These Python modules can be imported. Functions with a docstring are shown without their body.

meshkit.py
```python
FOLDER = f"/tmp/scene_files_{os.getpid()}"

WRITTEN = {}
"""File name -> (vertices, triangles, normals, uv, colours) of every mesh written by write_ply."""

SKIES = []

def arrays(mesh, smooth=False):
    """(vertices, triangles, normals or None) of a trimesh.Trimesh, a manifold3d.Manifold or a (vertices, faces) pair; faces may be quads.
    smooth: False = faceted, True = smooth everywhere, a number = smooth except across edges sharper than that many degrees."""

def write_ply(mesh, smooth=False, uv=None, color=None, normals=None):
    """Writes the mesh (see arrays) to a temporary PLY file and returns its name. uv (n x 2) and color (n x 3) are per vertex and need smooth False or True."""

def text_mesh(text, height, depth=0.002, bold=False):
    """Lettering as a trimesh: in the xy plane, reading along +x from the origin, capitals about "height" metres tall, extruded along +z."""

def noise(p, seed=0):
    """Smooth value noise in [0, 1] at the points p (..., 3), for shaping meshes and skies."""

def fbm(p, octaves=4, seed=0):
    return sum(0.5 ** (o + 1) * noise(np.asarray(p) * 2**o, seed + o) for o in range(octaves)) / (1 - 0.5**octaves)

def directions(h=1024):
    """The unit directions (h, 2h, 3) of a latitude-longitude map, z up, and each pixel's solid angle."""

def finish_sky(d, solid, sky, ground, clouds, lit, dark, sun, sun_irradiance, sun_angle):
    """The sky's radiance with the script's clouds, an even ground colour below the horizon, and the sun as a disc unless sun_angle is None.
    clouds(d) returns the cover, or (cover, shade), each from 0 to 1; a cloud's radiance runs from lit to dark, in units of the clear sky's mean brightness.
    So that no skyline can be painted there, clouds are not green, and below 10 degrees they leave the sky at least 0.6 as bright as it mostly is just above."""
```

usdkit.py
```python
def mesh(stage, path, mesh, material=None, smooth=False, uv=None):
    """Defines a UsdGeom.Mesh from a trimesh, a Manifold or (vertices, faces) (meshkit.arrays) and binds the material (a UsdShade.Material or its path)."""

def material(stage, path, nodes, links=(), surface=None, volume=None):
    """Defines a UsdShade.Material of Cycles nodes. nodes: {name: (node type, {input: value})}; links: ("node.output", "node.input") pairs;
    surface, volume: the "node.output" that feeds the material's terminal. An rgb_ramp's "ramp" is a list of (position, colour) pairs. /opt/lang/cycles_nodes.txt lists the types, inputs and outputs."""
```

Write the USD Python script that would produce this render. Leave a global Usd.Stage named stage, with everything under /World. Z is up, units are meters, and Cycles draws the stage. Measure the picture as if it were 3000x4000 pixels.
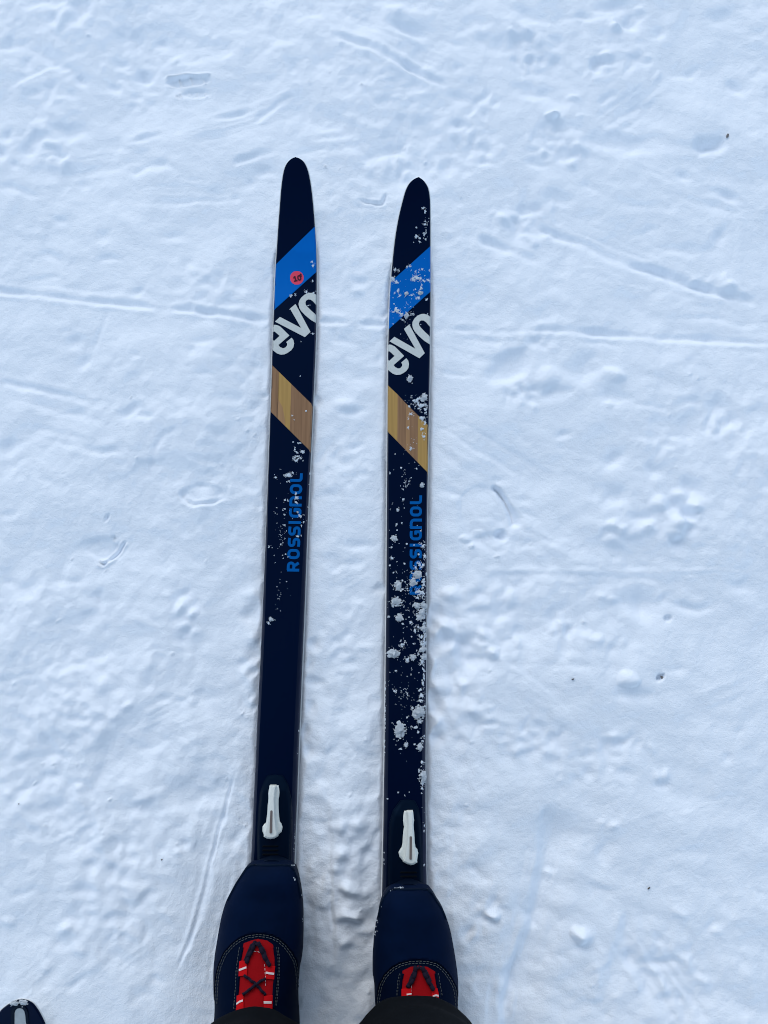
import math, random
import numpy as np
import trimesh
import usdkit, meshkit
from pxr import Usd, UsdGeom, UsdLux, UsdShade, Sdf, Gf
from scipy.interpolate import PchipInterpolator
from scipy.spatial import Delaunay
from shapely.geometry import Polygon, LineString, Point, MultiPolygon, box as sbox
from shapely.ops import unary_union
from shapely import affinity, contains_xy
import manifold3d as m3

# ------------------------------------------------------------------ stage, camera, sky, sun
stage = Usd.Stage.CreateInMemory()
UsdGeom.SetStageUpAxis(stage, UsdGeom.Tokens.z)
UsdGeom.SetStageMetersPerUnit(stage, 1.0)
UsdGeom.Xform.Define(stage, '/World')
UsdGeom.Scope.Define(stage, '/World/Looks')
CAM_H, TILT, FPX = 1.09, math.radians(8.0), 3600.0      # height, forward tilt from straight down, focal length in photo pixels (3000 wide)
cam = UsdGeom.Camera.Define(stage, '/World/camera')
cam.AddTranslateOp().Set(Gf.Vec3d(0, 0, CAM_H))
cam.AddRotateXOp().Set(math.degrees(TILT))
cam.CreateHorizontalApertureAttr(36.0)
cam.CreateVerticalApertureAttr(48.0)
cam.CreateFocalLengthAttr(36.0 * FPX / 3000.0)
cam.CreateClippingRangeAttr(Gf.Vec2f(0.02, 2000))
cam.CreateExposureAttr(0.31)

SUN_DIR = np.array([-0.34, 0.94, 0.66]); SUN_DIR = SUN_DIR / np.linalg.norm(SUN_DIR)
SUN_EL, SUN_ROT = math.asin(SUN_DIR[2]), math.atan2(SUN_DIR[0], SUN_DIR[1])
sun = UsdLux.DistantLight.Define(stage, '/World/sun')
sun.CreateIntensityAttr(0.27)
sun.CreateAngleAttr(48.0)
sun.CreateNormalizeAttr(True)
sun.CreateColorAttr(Gf.Vec3f(1.0, 0.97, 0.93))
_z = Gf.Vec3d(*SUN_DIR.tolist())
sun.AddTransformOp().Set(Gf.Matrix4d(Gf.Rotation(Gf.Vec3d(0, 0, 1), _z), Gf.Vec3d(0, 0, 0)))

sky_mat = usdkit.material(stage, '/World/Looks/overcast_sky', {
    'sky': ('sky_texture', {'sky_type': 'single_scattering', 'sun_disc': False, 'sun_elevation': SUN_EL, 'sun_rotation': SUN_ROT}),
    'tc': ('texture_coordinate', {}),
    'n': ('noise_texture', {'scale': 2.2, 'detail': 5.0, 'roughness': 0.55}),
    'r': ('rgb_ramp', {'ramp': [(0.25, (0.55, 0.55, 0.55)), (0.75, (0.85, 0.85, 0.85))]}),
    'cl': ('color', {'value': (4.3, 5.65, 7.35)}),
    'mx': ('mix', {'mix_type': 'mix'}),
    'bg': ('background_shader', {'strength': 0.1})},
    [('tc.generated', 'n.vector'), ('n.fac', 'r.fac'), ('r.color', 'mx.fac'), ('sky.color', 'mx.color1'), ('cl.color', 'mx.color2'), ('mx.color', 'bg.color')],
    surface='bg.background')
sky = UsdLux.DomeLight.Define(stage, '/World/sky')
sky.CreateIntensityAttr(1.0)
UsdShade.MaterialBindingAPI.Apply(sky.GetPrim()).Bind(sky_mat)
sky.GetPrim().SetCustomDataByKey('kind', 'structure')

# ------------------------------------------------------------------ helpers
rng = np.random.default_rng(7)
used = {}
def numbered(parent, name):
    k = (parent, name)
    n = used.get(k, 0); used[k] = n + 1
    return name if n == 0 else f'{name}_{n:03d}'
def path_of(parent): return '/World' if parent is None else str(parent.GetPath())
def obj(name, mesh, mat, parent=None, smooth=False, **data):
    pp = path_of(parent)
    m = usdkit.mesh(stage, pp + '/' + numbered(pp, name), mesh, mat, smooth=smooth)
    tag(m.GetPrim(), **data)
    return m.GetPrim()
def tag(p, label=None, category=None, group=None, kind=None):
    for k, v in (('label', label), ('category', category), ('group', group), ('kind', kind)):
        if v: p.SetCustomDataByKey(k, v)
    return p
def thing(name, label, category, group=None):
    x = UsdGeom.Xform.Define(stage, '/World/' + numbered('/World', name)).GetPrim()
    return tag(x, label, category, group)

def at(px, py, z):
    """world point on the level z that the photo shows at pixel (px, py) of 3000 x 4000"""
    px, py, z = np.broadcast_arrays(np.asarray(px, float), np.asarray(py, float), np.asarray(z, float))
    u, v = (px - 1500.0) / FPX, (2000.0 - py) / FPX
    dy = math.sin(TILT) + v * math.cos(TILT)
    dz = -math.cos(TILT) + v * math.sin(TILT)
    t = (z - CAM_H) / dz
    return np.stack([u * t, dy * t, z], -1)
def zoom(pts, ox, oy, s):
    return [(ox + x / s, oy + y / s) for x, y in pts]
def resample(pts, step):
    ls = LineString(pts); n = max(2, int(ls.length / step) + 1)
    return np.array([ls.interpolate(t, normalized=True).coords[0] for t in np.linspace(0, 1, n)])
def polys(g):
    if g.is_empty: return []
    return [p for p in getattr(g, 'geoms', [g]) if p.geom_type == 'Polygon' and p.area > 1e-9]
def smoothstep(a, b, x):
    t = np.clip((x - a) / (b - a), 0, 1); return t * t * (3 - 2 * t)
def fill(poly, step):
    """triangles of a polygon with points inside it, step apart"""
    V, F, n0 = [], [], 0
    for p in polys(poly):
        p = p.segmentize(step)
        pts = [np.array(p.exterior.coords)[:-1]] + [np.array(r.coords)[:-1] for r in p.interiors]
        x0, y0, x1, y1 = p.bounds
        gx, gy = np.meshgrid(np.arange(x0 + step / 2, x1, step), np.arange(y0 + step / 2, y1, step))
        g = np.stack([gx.ravel(), gy.ravel()], 1)
        inner = p.buffer(-0.45 * step)
        if len(g) and not inner.is_empty:
            g = g[contains_xy(inner, g[:, 0], g[:, 1])]
            g = g + np.random.default_rng(3).uniform(-.06, .06, g.shape) * step
            pts.append(g)
        pts = np.vstack(pts)
        tri = Delaunay(pts).simplices
        c = pts[tri].mean(1)
        tri = tri[contains_xy(p, c[:, 0], c[:, 1])]
        a = pts[tri]; cr = np.cross(a[:, 1] - a[:, 0], a[:, 2] - a[:, 0])
        tri = tri[np.abs(cr) > 1e-9]; cr = cr[np.abs(cr) > 1e-9]
        tri[cr < 0] = tri[cr < 0][:, ::-1]
        V.append(pts); F.append(tri + n0); n0 += len(pts)
    return np.vstack(V), np.vstack(F)
def sheet(poly, step, to_world, thick=0.0003, flip=True):
    """a thin sheet with edges lying on a surface: to_world maps pixels to points of the surface"""
    v, f = fill(poly, step)
    if flip: f = f[:, ::-1]                                   # pixel y runs down
    w = to_world(v[:, 0], v[:, 1])
    top = w + [0, 0, thick]
    tm = trimesh.Trimesh(top, f, process=False)
    e = tm.edges_sorted; uq, idx, cnt = np.unique(e, axis=0, return_index=True, return_counts=True)
    be = tm.edges[idx[cnt == 1]]
    n = len(top)
    low = w - [0, 0, 0.0004]
    side = np.vstack([np.stack([be[:, 1], be[:, 0], be[:, 0] + n], 1), np.stack([be[:, 1], be[:, 0] + n, be[:, 1] + n], 1)])
    return trimesh.Trimesh(np.vstack([top, low]), np.vstack([f, side]), process=False)
def tube(pts, r, sides=8, caps=True):
    pts = np.asarray(pts, float); n = len(pts); r = np.broadcast_to(np.asarray(r, float), (n,))
    t = np.gradient(pts, axis=0); t /= np.linalg.norm(t, axis=1, keepdims=True) + 1e-12
    up = np.array([0, 0, 1.0]); a = np.cross(t, up); bad = np.linalg.norm(a, axis=1) < 1e-3; a[bad] = [1, 0, 0]
    a /= np.linalg.norm(a, axis=1, keepdims=True); b = np.cross(t, a)
    ang = np.linspace(0, 2 * np.pi, sides, endpoint=False)
    v = pts[:, None] + r[:, None, None] * (np.cos(ang)[None, :, None] * a[:, None] + np.sin(ang)[None, :, None] * b[:, None])
    v = v.reshape(-1, 3); f = []
    for i in range(n - 1):
        for k in range(sides):
            p, q = i * sides + k, i * sides + (k + 1) % sides
            f += [(p, p + sides, q), (q, p + sides, q + sides)]
    if caps:
        v = np.vstack([v, pts[:1], pts[-1:]])
        for k in range(sides):
            f += [(len(v) - 2, k, (k + 1) % sides), (len(v) - 1, (n - 1) * sides + (k + 1) % sides, (n - 1) * sides + k)]
    return trimesh.Trimesh(v, f, process=False)
def join(ms): return trimesh.util.concatenate(ms)
def loft(rings, close=True, cap0=True, cap1=True):
    """rings: (n, k, 3)"""
    R = np.asarray(rings); n, k, _ = R.shape; v = R.reshape(-1, 3); f = []
    i, j = np.meshgrid(np.arange(n - 1), np.arange(k if close else k - 1), indexing='ij')
    p = (i * k + j).ravel(); q = (i * k + (j + 1) % k).ravel()
    f = np.vstack([np.stack([p, q, p + k], 1), np.stack([q, q + k, p + k], 1)])
    if cap0:
        v = np.vstack([v, R[0].mean(0)]); c = len(v) - 1
        f = np.vstack([f, [(c, (a + 1) % k, a) for a in range(k)]])
    if cap1:
        v = np.vstack([v, R[-1].mean(0)]); c = len(v) - 1; o = (n - 1) * k
        f = np.vstack([f, [(c, o + a, o + (a + 1) % k) for a in range(k)]])
    t = trimesh.Trimesh(v, f, process=False)
    return t
def outward(t):
    if t.volume < 0: t.invert()
    return t

# ------------------------------------------------------------------ materials
def plain(name, col, rough=0.5, spec=0.5, bump=None, var=0.0, scale=60.0, **kw):
    nodes = {'p': ('principled_bsdf', {'base_color': col, 'roughness': rough, 'specular_ior_level': spec, **kw})}
    links = []
    if var or bump: nodes['g'] = ('geometry', {})
    if var:
        a, b = [max(0, c * (1 - var)) for c in col], [min(1, c * (1 + var)) for c in col]
        nodes['n'] = ('noise_texture', {'scale': scale, 'detail': 5.0, 'roughness': 0.6})
        nodes['r'] = ('rgb_ramp', {'ramp': [(0.3, a), (0.7, b)]})
        links += [('g.position', 'n.vector'), ('n.fac', 'r.fac'), ('r.color', 'p.base_color')]
    if bump:
        bs, bd, bt = bump
        nodes['bn'] = ('noise_texture', {'scale': bs, 'detail': 3.0})
        nodes['b'] = ('bump', {'distance': bd, 'strength': bt})
        links += [('g.position', 'bn.vector'), ('bn.fac', 'b.height'), ('b.normal', 'p.normal')]
    return usdkit.material(stage, '/World/Looks/' + name, nodes, links, surface='p.BSDF')
def wood(name, c0, c1):
    return usdkit.material(stage, '/World/Looks/' + name, {
        'g': ('geometry', {}), 'm': ('mapping', {'scale': (420.0, 9.0, 1.0)}),
        'n': ('noise_texture', {'scale': 1.0, 'detail': 4.0, 'roughness': 0.6}),
        'r': ('rgb_ramp', {'ramp': [(0.3, c0), (0.7, c1)]}),
        'p': ('principled_bsdf', {'roughness': 0.45, 'specular_ior_level': 0.2})},
        [('g.position', 'm.vector'), ('m.vector', 'n.vector'), ('n.fac', 'r.fac'), ('r.color', 'p.base_color')], surface='p.BSDF')

SNOW = (0.86, 0.90, 0.955)
snow_mat = usdkit.material(stage, '/World/Looks/snow', {
    'g': ('geometry', {}),
    'n1': ('noise_texture', {'scale': 700.0, 'detail': 4.0, 'roughness': 0.65}),
    'n2': ('noise_texture', {'scale': 150.0, 'detail': 4.0, 'roughness': 0.6}),
    'm': ('math', {'math_type': 'multiply_add', 'value2': 0.6}),
    'b': ('bump', {'distance': 0.0030, 'strength': 0.50}),
    'p': ('principled_bsdf', {'base_color': SNOW, 'roughness': 0.65, 'specular_ior_level': 0.25})},
    [('g.position', 'n1.vector'), ('g.position', 'n2.vector'), ('n1.fac', 'm.value1'), ('n2.fac', 'm.value3'), ('m.value', 'b.height'), ('b.normal', 'p.normal')],
    surface='p.BSDF')
flake_mat = usdkit.material(stage, '/World/Looks/snow_flakes', {'t': ('transparent_bsdf', {}), 'p': ('principled_bsdf', {'base_color': (0.80, 0.85, 0.90), 'roughness': 0.5, 'specular_ior_level': 0.3}), 'm': ('mix_closure', {'fac': 0.52})},
    [('t.BSDF', 'm.closure1'), ('p.BSDF', 'm.closure2')], surface='m.closure')
clump_mat = plain('snow_clump', (0.70, 0.745, 0.79), 0.6, 0.3, bump=(1100.0, 0.002, 0.9))
BT = dict(specular_tint=(0.25, 0.55, 1.0))
M = dict(
    black=plain('ski_black', (0.0004, 0.0030, 0.0165), 0.30, 0.09, **BT),
    edge=plain('ski_base_white', (0.80, 0.81, 0.80), 0.4, 0.3),
    blue=plain('ski_blue', (0.001, 0.118, 0.45), 0.35, 0.08, **BT),
    white_print=plain('print_white', (0.54, 0.57, 0.55), 0.5, 0.15, var=0.06, scale=300),
    blue_print=plain('print_blue', (0.001, 0.092, 0.33), 0.4, 0.08, **BT),
    wood_yellow=wood('wood_yellow', (0.345, 0.205, 0.060), (0.44, 0.262, 0.080)),
    wood_brown=wood('wood_brown', (0.20, 0.105, 0.052), (0.30, 0.165, 0.085)),
    wood_tan=wood('wood_tan', (0.30, 0.165, 0.075), (0.38, 0.21, 0.10)),
    wood_edge=plain('wood_side', (0.32, 0.25, 0.13), 0.5, 0.2),
    red_sticker=plain('sticker_pinkish_red', (0.72, 0.055, 0.105), 0.55, 0.2),
    sticker_ink=plain('sticker_ink', (0.06, 0.004, 0.02), 0.6, 0.2),
    plastic=plain('binding_plastic', (0.0006, 0.0032, 0.0105), 0.42, 0.12, bump=(1500, 0.0002, 0.3), **BT),
    rubber=plain('binding_rubber', (0.0008, 0.002, 0.004), 0.7, 0.1),
    lever=plain('lever_white', (0.73, 0.75, 0.70), 0.5, 0.3, bump=(700, 0.0005, 0.5), var=0.04, scale=400),
    slot=plain('lever_slot', (0.16, 0.13, 0.12), 0.6, 0.2),
    boot=plain('boot_navy', (0.0009, 0.0042, 0.0195), 0.8, 0.10, bump=(1300, 0.0004, 0.5), var=0.2, scale=35, **BT),
    boot_dark=plain('boot_dark_panel', (0.0007, 0.0032, 0.014), 0.85, 0.08, bump=(1600, 0.0004, 0.5), **BT),
    sole=plain('boot_sole', (0.0008, 0.003, 0.011), 0.6, 0.15, **BT),
    thread=plain('grey_thread', (0.12, 0.13, 0.125), 0.8, 0.1),
    red=plain('tongue_red', (0.30, 0.001, 0.004), 0.8, 0.12, bump=(900, 0.0005, 0.5)),
    red_bright=plain('loop_red', (0.52, 0.003, 0.006), 0.8, 0.12, bump=(1200, 0.0004, 0.5)),
    bar=plain('loop_white_bar', (0.70, 0.60, 0.58), 0.8, 0.1),
    lace=plain('lace_dark', (0.012, 0.009, 0.020), 0.85, 0.1, bump=(1500, 0.0006, 0.7)),
    trouser=plain('trouser_black', (0.0034, 0.0044, 0.0060), 0.9, 0.06, bump=(1100, 0.0005, 0.6), var=0.2, scale=50),
    jacket=plain('jacket_dark', (0.010, 0.012, 0.022), 0.8, 0.2),
    skin=plain('skin', (0.45, 0.27, 0.20), 0.5, 0.4),
    hat=plain('hat_wool', (0.02, 0.02, 0.03), 0.9, 0.1),
    grey_stripe=plain('stripe_grey', (0.40, 0.43, 0.44), 0.45, 0.3, var=0.08, scale=200),
    bark_grey=plain('bark_bits_grey', (0.17, 0.16, 0.16), 0.8, 0.2),
    bark=plain('bark_bits', (0.05, 0.03, 0.02), 0.8, 0.2),
)

# ------------------------------------------------------------------ ski outlines (photo pixels) and ski surface
LEFT_L = [(647,1115.7),(670,1106.7),(710,1099.5),(761,1094),(811,1090.4),(862,1086.4),(924,1082.3),(980,1078.9),(1043,1075),(1107,1072),(1206,1068.4),(1278,1065.8),(1378,1062.2),(1525,1058.4),(1606,1055.2),(1742,1050.6),(1961,1043),(2119,1037.2),(2255,1031.8),(2453,1024),(2670,1014),(2850,1005.4),(2995,999.4),(3119,993.2),(3275,986.8),(3374,981)]
LEFT_R = [(632,1186),(658,1202.5),(697.5,1213.4),(743,1220.6),(811,1227.8),(878,1233.3),(978,1239.4),(1070,1241.2),(1179,1240.8),(1269,1239.4),(1378,1236.4),(1488,1231.6),(1597,1227),(1760,1219.6),(1893,1212.8),(2029,1206.8),(2187,1201),(2453,1191.2),(2670,1182),(2850,1174.6),(2995,1169),(3119,1165),(3239,1160),(3396,1154)]
RIGHT_L = [(716.5,1599),(743.6,1583),(795.6,1567.5),(852,1554),(931,1540.4),(1033,1529),(1112,1522.4),(1160,1519.4),(1273,1515.4),(1363,1512.8),(1476,1511.4),(1657,1510),(1913,1508.4),(2135,1507),(2356,1505.2),(2645,1502),(2835,1499.4),(3056,1496.4),(3267,1493),(3484,1488.7)]
RIGHT_R = [(719,1664.7),(741,1676),(786.6,1682.8),(863,1684.2),(976.5,1684.6),(1135,1685),(1296,1683),(1431,1681.4),(1590,1678.4),(1787,1675),(1976.5,1671.6),(2166,1669.4),(2356,1668.4),(2487,1667.6),(2740,1665.8),(3056,1664),(3267,1666),(3460,1669)]

class Ski:
    def __init__(s, name, left, right, tip, y_end, tail, rise=0.046, rise_len=0.15, t_tip=0.005):
        s.name = name
        lx = PchipInterpolator([tip[1]] + [a for a, b in left], [tip[0] - 1] + [b for a, b in left])
        rx = PchipInterpolator([tip[1]] + [a for a, b in right], [tip[0] + 1] + [b for a, b in right])
        def edge(pts, y):                       # round the tip: x runs like a square root of the way from the tip
            ys = [a for a, b in pts]; q = PchipInterpolator([0] + [math.sqrt(a - tip[1]) for a in ys], [tip[0]] + [b for a, b in pts])
            return q(np.sqrt(np.maximum(0, y - tip[1])))
        yy = np.concatenate([tip[1] + 60 * np.linspace(0, 1, 26) ** 2, np.arange(tip[1] + 66, y_end, 9.0), [y_end]])
        xl, xr = edge(left, yy), edge(right, yy)
        y_tip = at(tip[0], tip[1], rise - 0.004)[1]
        zb = np.full(len(yy), -0.004)
        for _ in range(8):
            w = at(xl, yy, zb); d = np.maximum(0, rise_len - (y_tip - w[:, 1])) / rise_len
            zb = -0.004 + rise * d ** 1.9
        L, R = at(xl, yy, zb), at(xr, yy, zb)
        y = (L[:, 1] + R[:, 1]) / 2; c = (L[:, 0] + R[:, 0]) / 2; w = R[:, 0] - L[:, 0]
        # the part behind the photo's lower edge, straight on to the tail
        k = np.polyfit(y[-60:], c[-60:], 1); ye = np.arange(y[-1] - 0.01, tail, -0.01)
        c = np.concatenate([c, k[0] * (ye - y[-1]) + c[-1]]); w = np.concatenate([w, w[-1] + 0.004 * smoothstep(0, 1, (y[-1] - ye) / (y[-1] - tail))])
        zb = np.concatenate([zb, np.full(len(ye), -0.004)]); y = np.concatenate([y, ye])
        s.y, s.c, s.w, s.zb = y[::-1], c[::-1], np.maximum(w[::-1], 0.0004), zb[::-1]       # rising y
        s.y_tip = y[0]
        dist = s.y_tip - s.y
        s.t = t_tip + 0.006 * smoothstep(0.02, 0.28, dist) + 0.010 * smoothstep(0.25, 0.75, dist)
        s.t = np.where(s.y < -0.35, s.t - 0.010 * smoothstep(-0.45, -1.0, s.y), s.t)
        s.bev = 0.0013 + 0.0030 * smoothstep(0.32, 0.62, dist)
    def f(s, a, y): return np.interp(y, s.y, getattr(s, a))
    def top_z(s, x, y):
        c, w, zb, t, bev = (s.f(k, y) for k in ('c', 'w', 'zb', 't', 'bev'))
        d = np.maximum(w / 2 - np.abs(x - c), 0)
        e = np.minimum(0.0011, w * 0.2)
        z0, z1 = zb + 0.62 * t, zb + t
        return np.where(d < e, z0, np.where(d < e + bev, z0 + (z1 - z0) * (np.clip(d - e, 0, None) / bev) ** 0.8, z1 + 0.0004 * np.clip(d / (w / 2), 0, 1)))
    def on_top(s, px, py, lift=0.0):
        z = np.full(np.shape(px), 0.012)
        for _ in range(12):
            p = at(px, py, z)
            c, w = s.f('c', p[..., 1]), s.f('w', p[..., 1])
            x = np.clip(p[..., 0], c - w / 2 + 0.0012, c + w / 2 - 0.0012)
            z = 0.5 * z + 0.5 * s.top_z(x, p[..., 1])
        p = at(px, py, z); p[..., 0] = np.clip(p[..., 0], c - w / 2 + 0.0012, c + w / 2 - 0.0012)
        p[..., 2] = s.top_z(p[..., 0], p[..., 1]) + lift
        return p
    def body(s):
        rings, base = [], []
        for y, c, w, zb, t, bev in zip(s.y, s.c, s.w, s.zb, s.t, s.bev):
            h = w / 2
            def o(d): return max(h - d, h * 0.15) if h > 0.002 else h * (1 - min(0.8, d / 0.005))
            e = min(0.0011, w * 0.2)
            prof = [(o(e * .9), 0.0012), (o(e * .95), 0.3 * t), (o(e), 0.62 * t)]
            for q in (0.25, 0.5, 0.75, 1.0): prof.append((o(e + bev * q), 0.62 * t + 0.38 * t * q ** 0.8))
            prof.append((o(e + bev + 0.004), t + 0.0002))
            r = [(c + a, y, zb + b) for a, b in prof] + [(c, y, zb + t + 0.0004)] + [(c - a, y, zb + b) for a, b in prof[::-1]]
            rings.append(r)
            bw = h
            base.append([(c + bw * .98, y, zb), (c + bw, y, zb + 0.0004), (c + bw, y, zb + 0.0018), (c + bw * .9, y, zb + 0.0021), (c - bw * .9, y, zb + 0.0021), (c - bw, y, zb + 0.0018), (c - bw, y, zb + 0.0004), (c - bw * .98, y, zb)])
        return outward(loft(rings)), outward(loft(base))
    def outline(s, inset=2.0):
        pass

ski_L = Ski('left', LEFT_L, LEFT_R, (1155.5, 622), 3390, -1.15)
ski_R = Ski('right', RIGHT_L, RIGHT_R, (1635.4, 700), 3480, -1.18)
TIP_L = [(3910,48),(3925,24),(3947,0),(3970,-9),(4000,-14),(4060,-18),(4200,-24)]
TIP_R = [(3904,116),(3914.6,135),(3937.5,154),(3963,169),(4000,185.7),(4060,203),(4200,218)]
ski_O = Ski('other', TIP_L, TIP_R, (87, 3899), 4200, -1.9, rise=0.035, rise_len=0.13)

# ------------------------------------------------------------------ snow ground: one sheet, fine where the photo looks, out to the horizon
def spaced(a, b, step, far):
    core = np.arange(a, b + step / 2, step)
    lo, hi, d = [], [], step
    x, y = core[0], core[-1]
    while y < far:
        d *= 1.32; x -= d; y += d; lo.append(x); hi.append(y)
    return np.concatenate([lo[::-1], core, hi])
XS = spaced(-0.62, 0.64, 0.00165, 400.0)
YS = spaced(-0.56, 0.95, 0.00165, 400.0)
GX, GY = np.meshgrid(XS, YS)
P3 = np.stack([GX, GY, np.zeros_like(GX)], -1)
H = np.zeros_like(GX)
def nz(scale, seed, oct=1):
    q = P3 * scale; q = q + [seed * 13.7, seed * 7.3, seed * 3.1]
    return (meshkit.noise(q, seed) if oct == 1 else meshkit.fbm(q, oct, seed)) - 0.5
WX, WY = nz(22, 1, 3) * 0.030, nz(22, 2, 3) * 0.030        # warp, for uneven outlines
UX, UY = nz(85, 31, 2) * 0.011, nz(85, 32, 2) * 0.011      # finer warp
AM = nz(30, 33, 2)                                          # uneven depth
fade = 1 - smoothstep(1.2, 6, np.hypot(GX, GY))
rough = smoothstep(-0.14, 0.20, nz(5.0, 3, 2))             # where the snow is churned up
H += 0.016 * nz(3.6, 4, 2) + 0.012 * nz(9.0, 5, 2)
Q3 = np.stack([GX + 1.1 * WX, GY + 1.1 * WY, np.zeros_like(GX)], -1)
def nq(scale, seed, oct=1, st=(1, 1), rot=0.0):
    c, n = math.cos(rot), math.sin(rot); x, y = Q3[..., 0] * c + Q3[..., 1] * n, -Q3[..., 0] * n + Q3[..., 1] * c
    q = np.stack([x * scale * st[0] + seed * 5.3, y * scale * st[1] + seed * 9.1, np.full(x.shape, seed * 2.7)], -1)
    return (meshkit.noise(q, seed) if oct == 1 else meshkit.fbm(q, oct, seed)) - 0.5
H += fade * (0.60 + 0.50 * rough) * (0.0105 * nq(13.0, 6, 3) + 0.0034 * nq(46.0, 7, 2) + 0.0024 * nq(95.0, 8, 2))
# broad scrapes left by skis, each patch its own way
for sd, rt in ((41, -.42), (42, .38), (43, -.15), (44, 1.25)):
    patch = smoothstep(.02, .20, nz(3.4, sd, 2))
    H += fade * patch * (0.0040 * nq(34.0, sd + 10, 2, (.13, 1), rt) + 0.0020 * nq(85.0, sd + 20, 2, (.10, 1), rt))
# broken crust: uneven little scarps
for sd, sc, hh in ((51, 15.0, .0019), (52, 24.0, .0014), (53, 38.0, .0010)):
    H += fade * (0.15 + rough) * hh * smoothstep(-.022, .022, nq(sc, sd, 3) + .05)
H[:] *= 0.72
H += 0.25 * smoothstep(3, 40, np.hypot(GX, GY)) * nz(0.08, 12, 3)

def win(x0, x1, y0, y1):
    return slice(np.searchsorted(YS, y0), np.searchsorted(YS, y1)), slice(np.searchsorted(XS, x0), np.searchsorted(XS, x1))
MM = 0.001
RELIEF = 1.9
PXM = 1 / 3300.0                                            # metres per photo pixel on the snow, near enough for sizes
def gp(pts): return at([p[0] for p in pts], [p[1] for p in pts], 0.0)[:, :2]
def seg_dist(X, Y, line):
    """distance, signed side and way along the polyline"""
    best = np.full(X.shape, 1e9); side = np.zeros(X.shape); along = np.zeros(X.shape); L = 0
    tot = sum(np.hypot(*(line[i + 1] - line[i])) for i in range(len(line) - 1))
    for i in range(len(line) - 1):
        a, b = line[i], line[i + 1]; d = b - a; l = np.hypot(*d)
        t = np.clip(((X - a[0]) * d[0] + (Y - a[1]) * d[1]) / l ** 2, 0, 1)
        qx, qy = X - a[0] - t * d[0], Y - a[1] - t * d[1]
        r = np.hypot(qx, qy); m = r < best
        best[m] = r[m]; side[m] = np.sign(d[0] * qy - d[1] * qx)[m]; along[m] = ((L + t * l) / tot)[m]; L += l
    return best, side, along
def groove(pts, width, depth, lip=0.25, warp=0.25, ends=0.08, side=0.0, wob=0.0):
    """pts in photo pixels, width in pixels, depth in mm"""
    line = gp(pts); w = width * PXM; m = 4 * w + 0.012
    s = win(line[:, 0].min() - m, line[:, 0].max() + m, line[:, 1].min() - m, line[:, 1].max() + m)
    k = min(1.0, warp * 3)
    X, Y = GX[s] + warp * WX[s] + .6 * k * UX[s], GY[s] + warp * WY[s] + .6 * k * UY[s]
    d, sd, al = seg_dist(X, Y, line)
    env = smoothstep(0, ends, al) * smoothstep(0, ends, 1 - al) if ends else 1.0
    env = env * np.clip(1 + (1.9 + wob) * AM[s] * 2.4, .12, 1.7)
    ww = w * np.where(sd > 0, np.clip(1 + wob * 5 * AM[s], .6, 2.2), 1.0)
    g = -np.exp(-(d / ww) ** 2 * 1.2) + lip * np.exp(-((d - 2.0 * ww) / (0.9 * ww)) ** 2)
    H[s] += 0.78 * depth * MM * g * env
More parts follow.
